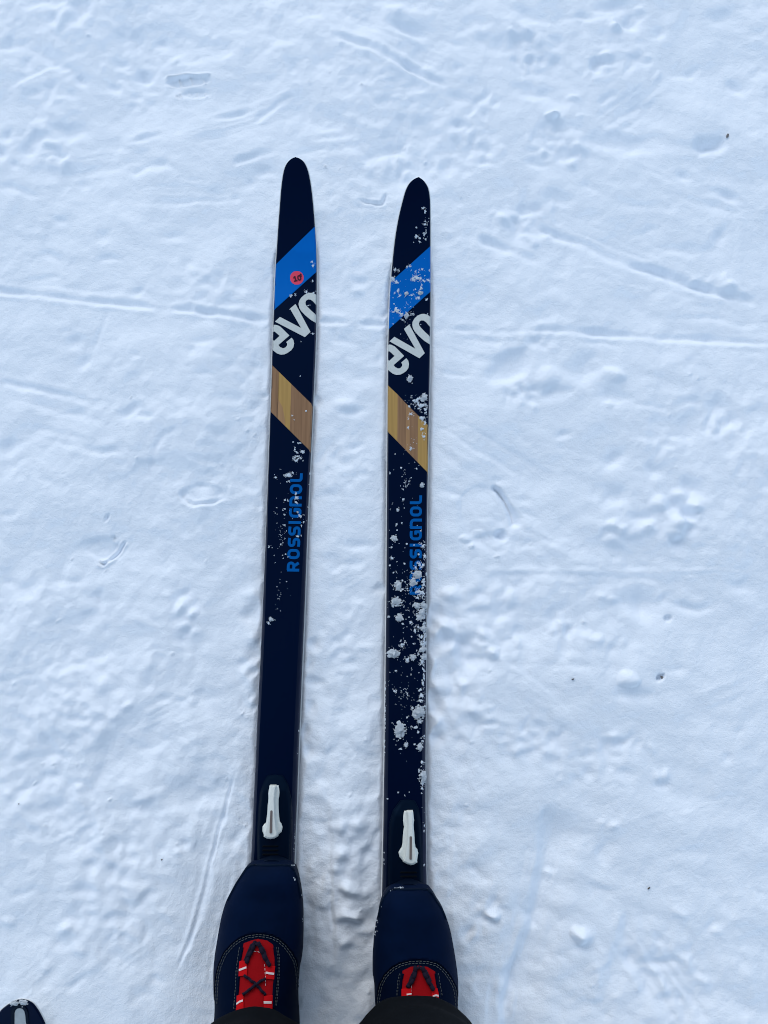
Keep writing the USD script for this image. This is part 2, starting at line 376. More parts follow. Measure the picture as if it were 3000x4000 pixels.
def step(pts, width, depth, ends=0.1, warp=0.2, reach=70):
    """ground falls by depth to the left of the line as it is drawn in the photo"""
    line = gp(pts); w = width * PXM; R = reach * PXM; m = R * 1.6
    s = win(line[:, 0].min() - m, line[:, 0].max() + m, line[:, 1].min() - m, line[:, 1].max() + m)
    X, Y = GX[s] + warp * WX[s], GY[s] + warp * WY[s]
    d, sd, al = seg_dist(X, Y, line)
    env = smoothstep(0, ends, al) * smoothstep(0, ends, 1 - al)
    q = d * sd
    H[s] -= depth * MM * smoothstep(-w, w, q) * (1 - smoothstep(0.4 * R, 1.5 * R, np.abs(q))) * env
def hollow(px, py, rx, ry, depth, rot=0, soft=0.55, warp=1.0, rim=0.15, floor=0.0):
    c = gp([(px, py)])[0]; R = max(rx, ry) * PXM * 2.3 + 0.012
    s = win(c[0] - R, c[0] + R, c[1] - R, c[1] + R)
    X, Y = GX[s] - c[0] + warp * (WX[s] + UX[s]), GY[s] - c[1] + warp * (WY[s] + UY[s])
    a = math.radians(-rot); u, v = X * math.cos(a) + Y * math.sin(a), -X * math.sin(a) + Y * math.cos(a)
    d = np.hypot(u / (rx * PXM), v / (ry * PXM))
    q = np.exp(-(d / (0.72 + 0.35 * soft)) ** 2) if soft > .42 else 1 - smoothstep(1 - soft, 1 + soft * 0.6, d)
    dep = depth * (0.70 if soft > .42 else 0.75)
    H[s] += dep * MM * (-q * (1 + 1.3 * AM[s]) + 0.6 * rim * np.exp(-((d - 1.4) / 0.35) ** 2))
    if floor: H[s] += floor * MM * (1 - smoothstep(0.7, 1.1, d)) * (AM[s] + UX[s] * 200)
def lump(px, py, rx, ry, h, rot=0, warp=0.6, flat=2.0):
    c = gp([(px, py)])[0]; R = max(rx, ry) * PXM * 1.6 + 0.006
    s = win(c[0] - R, c[0] + R, c[1] - R, c[1] + R)
    X, Y = GX[s] - c[0] + warp * (WX[s] + .7 * UX[s]), GY[s] - c[1] + warp * (WY[s] + .7 * UY[s])
    a = math.radians(-rot); u, v = X * math.cos(a) + Y * math.sin(a), -X * math.sin(a) + Y * math.cos(a)
    d = np.hypot(u / (rx * PXM), v / (ry * PXM))
    H[s] += h * MM * np.clip(1 - d ** flat, 0, 1) ** 0.8 * np.clip(1 + 1.5 * AM[s], .3, 2)
def crumbs(px, py, rx, ry, n, r0, r1, h, seed):
    """broken, lumpy snow: knobbly noise inside a soft uneven patch, with a few crumbs on it"""
    c = gp([(px, py)])[0]; R = max(rx, ry) * PXM * 1.6 + 0.015
    s = win(c[0] - R, c[0] + R, c[1] - R, c[1] + R)
    X, Y = GX[s] - c[0] + 1.4 * WX[s], GY[s] - c[1] + 1.4 * WY[s]
    mask = 1 - smoothstep(.35, 1.25, np.hypot(X / (rx * PXM), Y / (ry * PXM)))
    f = 0.62 / (r1 * PXM)
    q = np.stack([(GX[s] + 1.3 * UX[s]) * f, (GY[s] + 1.3 * UY[s]) * f, np.full(X.shape, seed * 3.7)], -1)
    b1 = 1 - 2 * np.abs(meshkit.noise(q, seed) - .5) * 1.6; b2 = meshkit.noise(q * 2.3, seed + 1) - .5
    H[s] += mask * h * MM * (1.0 * (b1 - .55) + .55 * b2)
    g = np.random.default_rng(seed)
    for _ in range(n // 4):
        a, q = g.uniform(0, 2 * np.pi), math.sqrt(g.uniform(0, 1)); r = g.uniform(r0, r1)
        lump(px + rx * q * math.cos(a), py + ry * q * math.sin(a), r, r * g.uniform(.55, 1), .8 * h * r / r1, g.uniform(0, 180), 0.9)

groove([(1469,90),(1724,179)], 20, 4.0, 0.3, 0.3, 0.2)
groove([(1284,130),(1490,233),(1762,353)], 12, 3.6, 0.45, 0.15, 0.15)
for a, b in (((1453,325),(1523,298)), ((1447,353),(1545,331)), ((1474,374),(1621,342)), ((1500,392),(1640,360)), ((1520,412),(1650,385))): groove([a, b], 6, 1.5, 0.5, 0.2, 0.3)
groove([(1415,353),(1480,429)], 10, 2.0, 0.3, 0.3, 0.3)
groove([(1219,559),(1382,537)], 7, 1.8, 0.4, 0.3, 0.3); groove([(1252,610),(1425,575)], 9, 2.0, 0.4, 0.3, 0.3)
groove([(510,570),(580,538),(650,530)], 10, 3.0, 0.3, 0.5, 0.2); groove([(410,597),(504,590)], 7, 1.6, 0.3, 0.5, 0.3)
groove([(820,478),(882,464),(1001,434)], 8, 2.6, 0.4, 0.3, 0.3); groove([(995,484),(1100,411),(1150,380)], 9, 2.4, 0.4, 0.3, 0.2)
groove([(902,646),(1087,597)], 11, 2.6, 0.4, 0.4, 0.2); groove([(723,713),(800,707)], 6, 1.5, 0.3, 0.3, 0.3)
groove([(159,633),(265,613)], 8, 2.4, 0.3, 0.5, 0.3); groove([(385,756),(510,749)], 6, 1.4, 0.3, 0.3, 0.3)
groove([(540,672),(680,655)], 18, 3.0, 0.2, 0.5, 0.3); groove([(140,840),(230,868),(270,890)], 9, 1.8, 0.2, 0.5, 0.3)
groove([(2639,669),(2760,735),(2892,796)], 15, 4.6, 0.25, 0.3, 0.15); groove([(2680,760),(2900,850)], 22, 2.0, 0.2, 0.3, 0.3)
groove([(1857,924),(1990,985),(2115,1037)], 14, 3.6, 0.3, 0.3, 0.15)
groove([(2100,890),(2155,912),(2374,1002),(2560,1055),(2727,1112),(2930,1182)], 17, 4.8, 0.3, 0.35, 0.08)
groove([(1700,1452),(1888,1480)], 6, 1.8, 0.3, 0.15, 0.2); groove([(2460,1582),(2540,1588),(2633,1605)], 6, 2.2, 0.3, 0.2, 0.2)
groove([(1700,1825),(1760,1850),(1802,1887)], 7, 2.0, 0.2, 0.3, 0.2); groove([(1690,1880),(1830,1950)], 12, 2.0, 0.2, 0.5, 0.3)
groove([(0,1490),(133,1523),(252,1547),(411,1576)], 10, 2.6, 0.3, 0.3, 0.1)
groove([(172,1702),(265,1742),(358,1762),(458,1769),(504,1792)], 12, 2.2, 0.2, 0.3, 0.2)
groove([(360,1400),(395,1320),(430,1210)], 9, 1.6, 0.3, 0.4, 0.3); groove([(590,1800),(640,1720),(720,1680)], 12, 2.2, 0.3, 0.5, 0.3)
groove([(1243,1540),(1290,1495)], 6, 1.2, 0.2, 0.3, 0.3); groove([(1300,1500),(1335,1545)], 6, 1.4, 0.2, 0.2, 0.3)
groove([(1650,2225),(2000,2226),(2400,2232),(2659,2236)], 9, -1.8, 0.3, 0.2, 0.15)
groove([(2010,1990),(2110,2025)], 8, 2.0, 0.2, 0.4, 0.3); groove([(1830,2070),(2080,2115),(2220,2118)], 14, 1.4, 0.2, 0.5, 0.3)
# other basket prints on the left
hollow(380, 2354, 18, 46, 4.5, 25, .5); hollow(411, 2462, 9, 9, 5, 0, .5, .2); hollow(345, 2425, 60, 26, 3, -30)
for x, y, a, b, d, r in ((962,2424,26,22,4.5,0),(943,2595,30,14,5,-35),(1006,2620,18,22,5.5,0),(690,2345,40,13,4,-40),(770,2360,22,11,3.5,-40),(735,2465,30,13,3,20),(705,2495,30,14,3,30),
        (640,2740,36,18,3.5,0),(820,2725,42,22,4.5,-20),(700,2755,28,14,4,0),(310,2795,36,16,3.5,-25),(580,2675,20,12,3,0),(1010,2725,14,20,4,20),(350,2580,40,14,2.5,0),(210,2950,46,18,4,0),(90,2960,30,18,3,0),
        (120,3060,60,24,3.5,-30),(190,3050,46,20,3,-30),(440,3425,50,26,4.5,40),(360,3390,22,20,3.5,0),(740,3290,16,11,4.5,-30),(110,3330,40,30,3,30),(600,3510,60,22,3.5,-25),(330,3490,60,24,3,10),(500,3560,50,18,3,-25),(250,3690,40,16,3,-20),(420,3740,50,20,2.5,-30),(560,3860,60,24,2.5,-35),
        (100,3480,60,16,3,-25),(610,3810,20,13,3,0),(180,3830,60,16,3,-35),(300,3850,50,14,2.5,-35)): hollow(x, y, a, b, d, r, 0.6, 1.0, 0.3)
for x, y, a, b, d, r in ((266,3621,34,18,5,-20),(190,3790,18,12,4,0),(480,3630,22,14,3,0),(770,2740,18,12,4,0),(500,2745,24,13,4,-30),(700,2380,36,18,4,-30),(760,2400,30,16,4,-30),(720,2440,34,16,3.5,0),(40,3610,30,16,3,0),(300,3080,20,12,3,0),(330,3660,16,9,4,0),(700,3330,26,14,2.5,-20),(560,3120,40,20,3,-20)): lump(x, y, a, b, d, r)
# upper left
hollow(318, 55, 40, 62, 8, 15, 0.55, .8, .2); hollow(222, 92, 28, 34, 6, 20, .6); hollow(200, 20, 90, 26, 5, 0, .6); groove([(296,26),(262,80),(219,150)], 17, -6.5, 0, 0.3, 0.25)
hollow(190, 215, 60, 34, 4.5, 25); hollow(75, 190, 50, 22, 4, -10); hollow(110, 255, 30, 26, 4); hollow(300, 335, 22, 34, 4, -40); hollow(635, 160, 22, 18, 4.5); hollow(590, 290, 40, 36, 4)
hollow(450, 340, 22, 24, 3.5, -30); hollow(500, 150, 60, 12, 3, -15); hollow(260, 515, 62, 36, 5, 15); hollow(130, 600, 40, 40, 5, -35); hollow(35, 540, 22, 34, 5, 0); hollow(15, 615, 24, 26, 7, 30); hollow(66, 660, 22, 9, 6, 25)
hollow(340, 720, 24, 24, 3.5); hollow(100, 748, 70, 16, 4, 5); hollow(30, 748, 40, 26, 3); hollow(250, 270, 40, 14, 3, 30); hollow(480, 240, 36, 20, 3.5, 10); hollow(400, 940, 22, 36, 3, -30); hollow(1030, 690, 34, 24, 3.5, -20); hollow(980, 740, 30, 18, 3.5, 0); hollow(920, 775, 18, 14, 3); hollow(540, 680, 20, 12, 4); hollow(690, 935, 60, 22, 3, 0)
# top centre and right
hollow(1560, 20, 100, 40, 5, 12, .6); hollow(1280, 245, 40, 22, 3, -10); hollow(1155, 300, 18, 18, 3.5); hollow(1370, 320, 60, 30, 3, 10); hollow(1500, 600, 70, 34, 4.5, -12); hollow(1410, 615, 30, 18, 3, 0); hollow(1870, 385, 26, 34, 5, 30); hollow(1775, 395, 50, 28, 4, -20)
hollow(1810, 450, 20, 26, 4, 20); hollow(1790, 515, 36, 22, 5, 0); hollow(1690, 560, 50, 26, 3, -10); hollow(1890, 95, 60, 28, 4, 5); hollow(1780, 175, 70, 16, 3, 12); hollow(1920, 180, 90, 34, 3.5, 10); hollow(1790, 265, 18, 16, 4); hollow(1900, 530, 30, 28, 3.5); hollow(1780, 670, 40, 22, 4, 0); hollow(1860, 610, 40, 16, 3)
crumbs(1560, 640, 150, 70, 26, 8, 22, 4.5, 21); crumbs(1830, 600, 130, 120, 34, 9, 26, 5, 22); crumbs(1880, 420, 80, 90, 16, 9, 22, 4, 23); crumbs(2080, 200, 170, 110, 26, 10, 32, 5, 24)
hollow(2400, 30, 90, 40, 5, -10); hollow(2060, 60, 90, 34, 5, 5); hollow(2280, 66, 80, 12, 4, 3); hollow(2350, 250, 34, 46, 5.5, -25); hollow(2575, 135, 20, 26, 5, -30); hollow(2450, 95, 34, 22, 4.5, -30); hollow(2830, 80, 60, 36, 5, 20); hollow(2904, 335, 36, 26, 5, 35); hollow(2100, 360, 110, 40, 6, 5); hollow(2170, 410, 50, 44, 5, 0)
hollow(2380, 395, 44, 22, 4, -30); hollow(2700, 275, 70, 20, 3.5, -20); hollow(2490, 440, 60, 16, 4, -30); hollow(2440, 275, 30, 40, 4, 40); groove([(2500,395),(2545,330),(2590,275)], 9, -3, .2, .3, .25); groove([(2450,380),(2520,310)], 8, -2, .2, .3, .25)
hollow(2480, 560, 190, 36, 7, 2, .5); hollow(2778, 582, 62, 42, 8.5, 5, .5); hollow(2340, 545, 40, 30, 4, 0); hollow(2160, 500, 30, 60, 4, 10); hollow(2225, 590, 24, 20, 6); lump(2160, 460, 26, 20, 6); lump(2265, 470, 14, 10, 4); lump(2240, 575, 30, 22, 5); lump(2240, 380, 36, 10, 4); lump(2520, 235, 26, 20, 4)
crumbs(2180, 560, 140, 90, 30, 9, 28, 5, 25); crumbs(2060, 850, 130, 110, 34, 8, 26, 5, 26); crumbs(2420, 230, 160, 110, 26, 9, 26, 4, 27); crumbs(2450, 80, 80, 50, 12, 9, 26, 5, 28)
hollow(2810, 930, 30, 22, 4, 10); hollow(2090, 640, 60, 18, 4, 10); hollow(2530, 900, 50, 14, 3, -20); hollow(2170, 780, 70, 24, 4, 10); hollow(2300, 735, 40, 16, 2.5, 0); hollow(2700, 970, 120, 24, 3, 0); hollow(2520, 790, 100, 18, 2.5, 10)
lump(2725, 1092, 22, 12, 5); lump(2860, 1105, 34, 22, 4, 20); hollow(2930, 1165, 34, 18, 4.5, 50); crumbs(2840, 1120, 90, 60, 16, 7, 18, 4, 29); hollow(2830, 1260, 200, 10, 2.5, 6, .6)
# scuffs and footprints right of the skis
hollow(1984, 1440, 92, 58, 7, -20, 0.4, 1.0, 0.2, 0.6); crumbs(2045, 1560, 85, 48, 30, 8, 20, 5, 30); groove([(1980,1530),(1985,1570),(1970,1600)], 6, 4, .3, .3, .2); hollow(2107, 1515, 16, 10, 6, -20); hollow(1900, 1400, 30, 22, 3); hollow(2280, 1450, 66, 50, 5, -20, .5, 1, .2); hollow(2170, 1520, 44, 18, 5, -10); hollow(2390, 1545, 70, 30, 4.5, 15)
lump(2400, 1470, 60, 30, 5, 0); lump(2140, 1470, 50, 40, 4, -30); lump(2380, 1575, 18, 10, 4); hollow(2360, 1340, 120, 16, 2.5, 0); hollow(2080, 1345, 60, 22, 3, 0); crumbs(2060, 1330, 170, 60, 18, 8, 22, 3, 31)
hollow(2785, 1590, 66, 46, 5, 20, .45, 1, .2, .5); hollow(2850, 1650, 16, 40, 5.5, 20); hollow(2760, 1650, 12, 50, 4.5, 18); hollow(2800, 1690, 10, 44, 4, 25); hollow(2825, 1690, 10, 36, 4, 25); hollow(2680, 1570, 34, 20, 4, -10); crumbs(2800, 1700, 70, 50, 14, 7, 18, 4, 32); crumbs(2600, 1730, 100, 60, 20, 8, 20, 3, 33)
hollow(2209, 1700, 18, 13, 5, 0); hollow(2212, 1752, 12, 8, 4); hollow(2400, 1800, 42, 30, 5.5, -20); hollow(2560, 1840, 40, 26, 4, 0); hollow(2378, 1935, 46, 40, 5.5, 10); hollow(2690, 1920, 40, 44, 4.5); hollow(2060, 1950, 40, 14, 2.5, 10); hollow(1960, 1890, 24, 14, 2.5)
crumbs(2620, 2030, 100, 85, 34, 12, 34, 7, 34); crumbs(2420, 2080, 100, 44, 24, 12, 30, 6, 35); lump(2570, 1965, 40, 34, 6); lump(2530, 2060, 26, 30, 7); lump(2640, 2060, 30, 44, 5); lump(2380, 2050, 44, 22, 6, -15); hollow(2675, 2060, 18, 36, 6, -35); hollow(2500, 2010, 50, 20, 4)
hollow(2510, 2350, 90, 54, 6.5, 15, .5, 1, .25); hollow(2700, 2360, 80, 18, 4.5, 8); hollow(2590, 2330, 34, 14, 4, -30); hollow(2614, 2416, 13, 12, 6, 30, .5, .4); hollow(2163, 2420, 10, 17, 5, 20, .5, .4); hollow(2228, 2465, 20, 16, 4); lump(2390, 2328, 22, 13, 4); lump(2350, 2315, 18, 12, 4); hollow(2900, 2270, 50, 18, 3, -20)
crumbs(1880, 2450, 190, 190, 80, 12, 38, 6, 36); crumbs(1780, 2600, 110, 120, 34, 14, 40, 6, 37); hollow(1720, 2400, 60, 30, 5, 20); hollow(1900, 2420, 34, 30, 4); hollow(1770, 2490, 34, 20, 5); hollow(1700, 2440, 40, 16, 5, 25); hollow(1990, 2370, 60, 26, 4, -20); hollow(2050, 2480, 50, 30, 4); groove([(1960,2330),(1985,2300),(2000,2240)], 10, 1.5, .3, .4, .3)
crumbs(2300, 2470, 180, 70, 30, 9, 26, 4, 38); hollow(2480, 2705, 74, 28, 5, 10, .5, .6, .05); hollow(2250, 2612, 70, 12, 3, 3); hollow(2586, 2644, 18, 12, 7, -45, .5, .3); hollow(2670, 2600, 40, 18, 3)
hollow(1720, 2730, 18, 34, 6, -30); hollow(1705, 2890, 34, 18, 6, 40, .5); hollow(1700, 2770, 26, 18, 5); hollow(1810, 2920, 26, 20, 3.5); groove([(1860,2840),(1960,2815)], 9, 3, .3, .4, .3); crumbs(1830, 2800, 150, 120, 46, 10, 32, 5, 39); crumbs(2050, 2900, 150, 90, 26, 8, 22, 3.5, 40); hollow(2040, 2850, 46, 22, 3.5); hollow(2165, 2945, 14, 22, 4.5, -20); hollow(2150, 2995, 40, 18, 4, 30); crumbs(2220, 3020, 90, 60, 30, 6, 16, 3.5, 41)
hollow(2430, 2890, 40, 18, 3); crumbs(2400, 2950, 180, 120, 30, 8, 24, 3, 42); lump(2560, 3040, 12, 22, 4.5, -20); lump(2590, 3035, 10, 22, 4.5, 10); hollow(2575, 3078, 28, 12, 4.5, 0); hollow(2905, 2850, 36, 12, 3, -10); hollow(2850, 2970, 24, 14, 3)
groove([(1690,3115),(1760,3145)], 12, 3.5, .3, .3, .2); groove([(1813,3153),(1812,3260),(1815,3373)], 5, 2.0, .4, .05, .2); groove([(1715,3365),(1716,3462)], 4, 1.6, .4, .05, .2); hollow(1848, 3198, 16, 12, 4); hollow(2120, 3190, 30, 14, 3.5, -30); hollow(1880, 3400, 36, 18, 4, 30); hollow(2155, 3388, 24, 10, 5, 35); lump(2140, 3410, 26, 12, 4)
hollow(1935, 3510, 34, 22, 4.5, -30); lump(1955, 3500, 11, 15, 4, 20); lump(1915, 3562, 32, 13, 6, 15, .3); hollow(1910, 3585, 40, 11, 4, 10); hollow(2060, 3580, 24, 14, 5.5, 25); hollow(2085, 3610, 14, 14, 4.5); crumbs(1900, 3540, 80, 50, 14, 6, 16, 3, 43); lump(2278, 3652, 32, 18, 7, 28, .3); hollow(2290, 3690, 34, 12, 3.5, 5); hollow(1850, 3640, 20, 18, 4); lump(1870, 3650, 14, 12, 3)
step([(2130,3140),(2090,3420),(2040,3680),(1980,3940),(1930,4150)], 12, 4.4, .1, .5, 110); groove([(2060,3640),(2020,3780),(1960,3990)], 16, 3.6, .3, .5, .15); groove([(2440,3700),(2470,3760),(2530,3905)], 14, 4.2, .35, .5, .2); groove([(2464,3560),(2440,3690)], 16, 2.4, .3, .5, .2); hollow(2390, 3800, 50, 70, 3, 20); hollow(2340, 3900, 40, 60, 3, 15); crumbs(2600, 3800, 160, 200, 40, 8, 26, 3.5, 44); crumbs(2370, 3850, 60, 130, 16, 8, 20, 3.5, 45); lump(2650, 3550, 34, 12, 3.5, 20); lump(2810, 3640, 34, 13, 3.5, 20); hollow(2790, 3620, 40, 18, 3); hollow(2380, 3310, 24, 30, 3.5); lump(2385, 3225, 26, 10, 3.5); lump(2330, 3210, 16, 8, 3); hollow(2360, 3450, 50, 12, 2.5, 10); groove([(2940,3470),(2990,3500)], 6, 2, .2, .2, .3)
for x, y, a, b, h, r in ((1318,3235,34,26,4,0),(1400,3210,40,26,4,-20),(1330,3330,26,20,4,0),(1362,3461,36,24,7,10),(1400,3480,26,18,4,0),(1383,3572,34,13,7,15),(1340,3670,26,18,4,0),(1420,3630,40,24,3,0),(1345,3560,24,20,3,0),(1310,3390,22,14,3,0)): lump(x, y, a, b, h, r)
hollow(1350, 3480, 40, 18, 4.5, 15); hollow(1430, 3310, 26, 40, 3.5, 30); hollow(1380, 3600, 50, 10, 4, 12); hollow(1460, 3600, 30, 34, 4, 0); hollow(1350, 3700, 30, 12, 3.5, 20); crumbs(1380, 3400, 70, 240, 30, 8, 22, 3, 46); crumbs(1220, 3480, 60, 200, 30, 6, 14, 1.4, 47); groove([(1390,3870),(1460,3800)], 16, 3, .3, .4, .2)
# between and beside the skis
for x, y, a, b, d, r in ((1400,1095,30,18,4,20),(1290,1320,14,26,3,0),(1340,1340,60,12,3.5,3),(1375,1615,60,13,4.5,5),(1245,1570,13,24,5,0),(1395,1755,34,12,4.5,-15),(1365,1895,20,18,4,0),(1420,1850,16,12,4,0),(1300,1945,60,8,2.5,0),(1220,1760,18,30,3,0),(1290,2200,60,24,3.5,10),(1400,2130,70,18,3,0),(1300,2230,30,20,4,0),(1380,2215,40,14,3,-25),(1370,2465,22,16,4,-20),(1480,2310,30,14,4,0),(1210,2510,16,26,6,-20),(1230,2670,50,22,5,15),(1195,2590,16,26,5,0),(1220,2780,18,22,6,0),(1190,2860,18,30,5,0),(1200,2930,14,30,4,0),(1310,2560,30,14,3.5,10),(1470,2760,24,26,3,0),(1240,2440,26,14,3,0),(1330,2630,22,8,2.5,0),(1500,1230,18,14,4,0),(1490,1400,14,20,3,0)): hollow(x, y, a, b, d, r, 0.6, .8, .3)
crumbs(1340, 1800, 120, 160, 16, 9, 22, 2.5, 48); crumbs(1340, 2500, 110, 300, 30, 10, 26, 2.6, 49); lump(1345, 1580, 56, 24, 4, 5); lump(1400, 1140, 30, 13, 2.5)
crumbs(990, 2560, 60, 260, 26, 10, 26, 4, 50); crumbs(1010, 3200, 40, 130, 16, 8, 18, 4, 51); crumbs(940, 3200, 60, 200, 18, 6, 16, 2.5, 52); crumbs(960, 1500, 90, 300, 30, 8, 20, 2, 53); crumbs(850, 1150, 130, 120, 30, 8, 24, 2.8, 54)
for x, y, a, b, d, r in ((504,1610,60,22,4.5,-5),(46,1749,50,30,4,10),(60,1820,30,34,3,0),(285,1351,44,24,3.5,-20),(250,1310,30,12,2.5,0),(703,1105,80,26,3.2,-15),(440,1030,60,14,3.5,8),(560,1150,24,12,4,-20),(180,1105,50,12,3,0),(330,1430,30,20,3,0),(300,1610,34,13,3.5,0),(555,1645,44,13,4,-5),(810,1345,50,14,2.8,0),(870,1405,24,12,3,0),(770,1390,18,20,3,30),(1030,1550,13,12,4.5,0),(800,1480,44,10,2.5,0),(540,1420,26,12,3,-15),(750,1790,24,10,3,0),(860,1690,26,14,3,10),(975,1895,24,16,3.5,10),(590,1810,22,18,3.5,-40),(200,1900,40,14,2.5,0),(950,1110,30,22,2.5,0),(1020,1230,30,26,3,0),(740,1060,40,34,3,0),(210,1010,60,20,3.5,10),(25,2010,40,20,2.5,0),(240,2290,60,14,2.5,5),(50,2280,24,18,3.5,0),(300,2290,24,12,3,0),(1010,1990,18,16,4,0)): hollow(x, y, a, b, d, r, 0.6, 1.0, .3)
crumbs(640, 2500, 150, 170, 40, 9, 24, 2.6, 55); crumbs(300, 2750, 220, 220, 40, 9, 26, 2.6, 56); crumbs(450, 3450, 260, 320, 70, 8, 26, 2.8, 57); crumbs(180, 3150, 140, 200, 30, 9, 26, 2.8, 58); crumbs(180, 500, 150, 260, 40, 9, 30, 3.2, 59); crumbs(560, 320, 160, 160, 26, 9, 26, 2.4, 60)
# settle: everything a little rounded, then the fine grain of the snow
from scipy.ndimage import gaussian_filter
_cx, _cy = slice(np.searchsorted(XS, -.615), np.searchsorted(XS, .635)), slice(np.searchsorted(YS, -.555), np.searchsorted(YS, .945))
_blk = H[_cy, _cx]; _s1, _s2 = gaussian_filter(_blk, 1.5), gaussian_filter(_blk, 4.0)
H[_cy, _cx] = RELIEF * (_s1 * .75 + _s2 * .25)
H += fade * (0.30 + 0.70 * rough) * (0.0016 * nz(110.0, 10) + 0.0006 * nz(240.0, 11))
# clean-cut prints, tracks and clods
groove([(1395,782),(1430,797),(1465,802),(1495,804),(1505,780),(1512,758)], 7, 3.6, .2, .1, .15)
def scrape(px, py, lx, ly, deg, depth, seed, f=60.0):
    """streaks dragged through the snow: long one way, fine across, in a soft uneven patch lx by ly pixels"""
    c = gp([(px, py)])[0]; R = max(lx, ly) * PXM * .75 + 0.02
    s = win(c[0] - R, c[0] + R, c[1] - R, c[1] + R)
    X, Y = GX[s] - c[0] + .35 * WX[s], GY[s] - c[1] + .35 * WY[s]
    a = math.radians(-deg); u, v = X * math.cos(a) + Y * math.sin(a), -X * math.sin(a) + Y * math.cos(a)
    mask = 1 - smoothstep(.45, 1.15, np.hypot((u + 2 * WX[s]) / (lx * PXM / 2), (v + WY[s]) / (ly * PXM / 2)))
    def st(k, sd): return meshkit.fbm(np.stack([u * k * .07 + sd, v * k + sd * 3.1, np.full(X.shape, sd * 1.7)], -1), 2, sd) - .5
    a1 = st(f, seed); b1 = st(f * 2.3, seed + 1)
    H[s] += mask * depth * MM * (2.4 * np.minimum(a1, .12) + 1.1 * b1 - .25)
for i, q in enumerate([(1930,1770,600,280,32,3.6),(2120,2090,330,130,26,2.0),(2330,930,900,240,22,2.4),(2620,1130,700,160,9,1.8),(1560,190,620,300,26,3.0),(1590,380,280,130,-15,2.6),(1270,570,420,170,-12,2.2),(960,470,520,170,-17,2.2),(430,640,640,180,-9,2.0),(700,760,620,90,-3,1.4),
    (240,1560,560,150,15,2.2),(330,1750,480,100,12,1.8),(430,1180,800,140,7,1.6),(2700,2200,600,150,3,1.8),(2300,2235,700,60,1,1.4),(2050,2700,420,220,38,2.2),(1850,2560,300,180,35,2.6),(170,3880,560,220,-36,2.4),(500,3700,420,200,-40,2.0),(330,3280,480,200,-24,2.2),(780,3420,700,190,-75,2.2),(880,3560,500,70,-76,2.0),
    (2080,3560,860,190,-77,3.6),(1950,3800,420,120,-76,3.0),(2560,3800,520,220,56,3.6),(2740,3850,460,180,50,3.2),(2460,3650,360,120,-70,1.8),(1250,3450,760,80,89,1.8),(1770,3350,520,120,89,1.6),(1380,2700,500,120,80,1.2),(1350,1500,260,120,40,1.6),(1340,2250,260,120,-30,1.8),(2860,1620,300,150,-72,2.4),(2700,740,560,120,27,2.2),(2480,430,420,160,-38,2.6),(170,330,420,240,-30,2.4),(800,220,600,160,-8,1.6),(560,2320,420,160,-50,1.8),(620,2830,520,180,-22,1.8),(150,2640,420,160,-12,1.6),(2720,3200,620,220,-15,1.5),(2350,3350,420,200,20,1.4),(2840,2680,320,160,-20,1.4),(1960,1350,420,150,10,1.8)]):
    scrape(*q, 300 + 3 * i)
# the long thin ski track across the picture and other grooves
groove([(-260,1098),(0,1135),(265,1172),(617,1212),(962,1241),(1243,1262),(1510,1271),(1700,1284),(1951,1291),(2155,1294),(2444,1311),(2970,1339),(3250,1350)], 12, 2.9, 0.35, 0.12, 0.03, wob=0.3)
groove([(2155,1280),(2444,1300),(2970,1325)], 26, 2.6, 0.1, 0.3, 0.15)
# pole basket print and crescent slot
hollow(1894, 2005, 118, 108, 3.5, 0, 0.25, 0.6, 0.15); lump(1894, 1975, 95, 70, 3.2, 10); lump(1900, 2050, 70, 30, 2.0)
groove([(1922,1893),(1950,1918),(1978,1955),(1998,2000),(2006,2040),(2002,2066)], 11.5, 12, 0.10, 0.06, 0.12, 0, -1.9)
hollow(1959, 2083, 22, 18, 7, 20, 0.5, 0.4); hollow(1830, 2020, 40, 24, 3.5, 40, .5); hollow(1895, 2110, 75, 20, 3, 5, .5)
lump(1822, 2095, 26, 18, 4); lump(1852, 2128, 16, 12, 4); lump(1880, 2075, 30, 18, 3)
# other basket prints
hollow(800, 1935, 92, 44, 3.6, 3, 0.25, 0.5, 0.2); groove([(703,1921),(720,1945),(736,1961),(769,1974),(842,1964),(895,1948),(889,1895)], 6.5, 3.4, 0.3, 0.12, 0.1)
hollow(724, 1928, 18, 14, 4, 0, .5, .3); hollow(870, 1935, 26, 24, 2.5, 40, .5)
hollow(405, 2139, 85, 48, 4.0, 8, 0.3, 0.7, 0.25); groove([(497,2110),(470,2150),(440,2180),(405,2206),(380,2190)], 6, 2.8, 0.5, 0.15, 0.1)
lump(415, 2188, 26, 13, 3.2, 20); hollow(449, 2098, 13, 7, 5, 40, .5, .3); hollow(424, 2025, 16, 8, 5, -60, .5, .3)
# boot tread print
hollow(737, 322, 92, 20, 4.2, 1, 0.22, 0.12, 0.2); groove([(646,299),(829,303)], 5, -3.2, 0, 0.05, 0.06); hollow(765, 370, 60, 19, 3.6, 0, 0.3, 0.2, 0.2)
for x in (700, 745, 790): groove([(x, 306), (x + 16, 342)], 5, -2.6, 0, 0.1, 0.2)
for x in (700, 735, 765, 800): groove([(x, 362), (x + 14, 390)], 5, -2.2, 0, 0.1, 0.2)
groove([(690,372),(712,388)], 5, 2.5, .3, .1, .2)
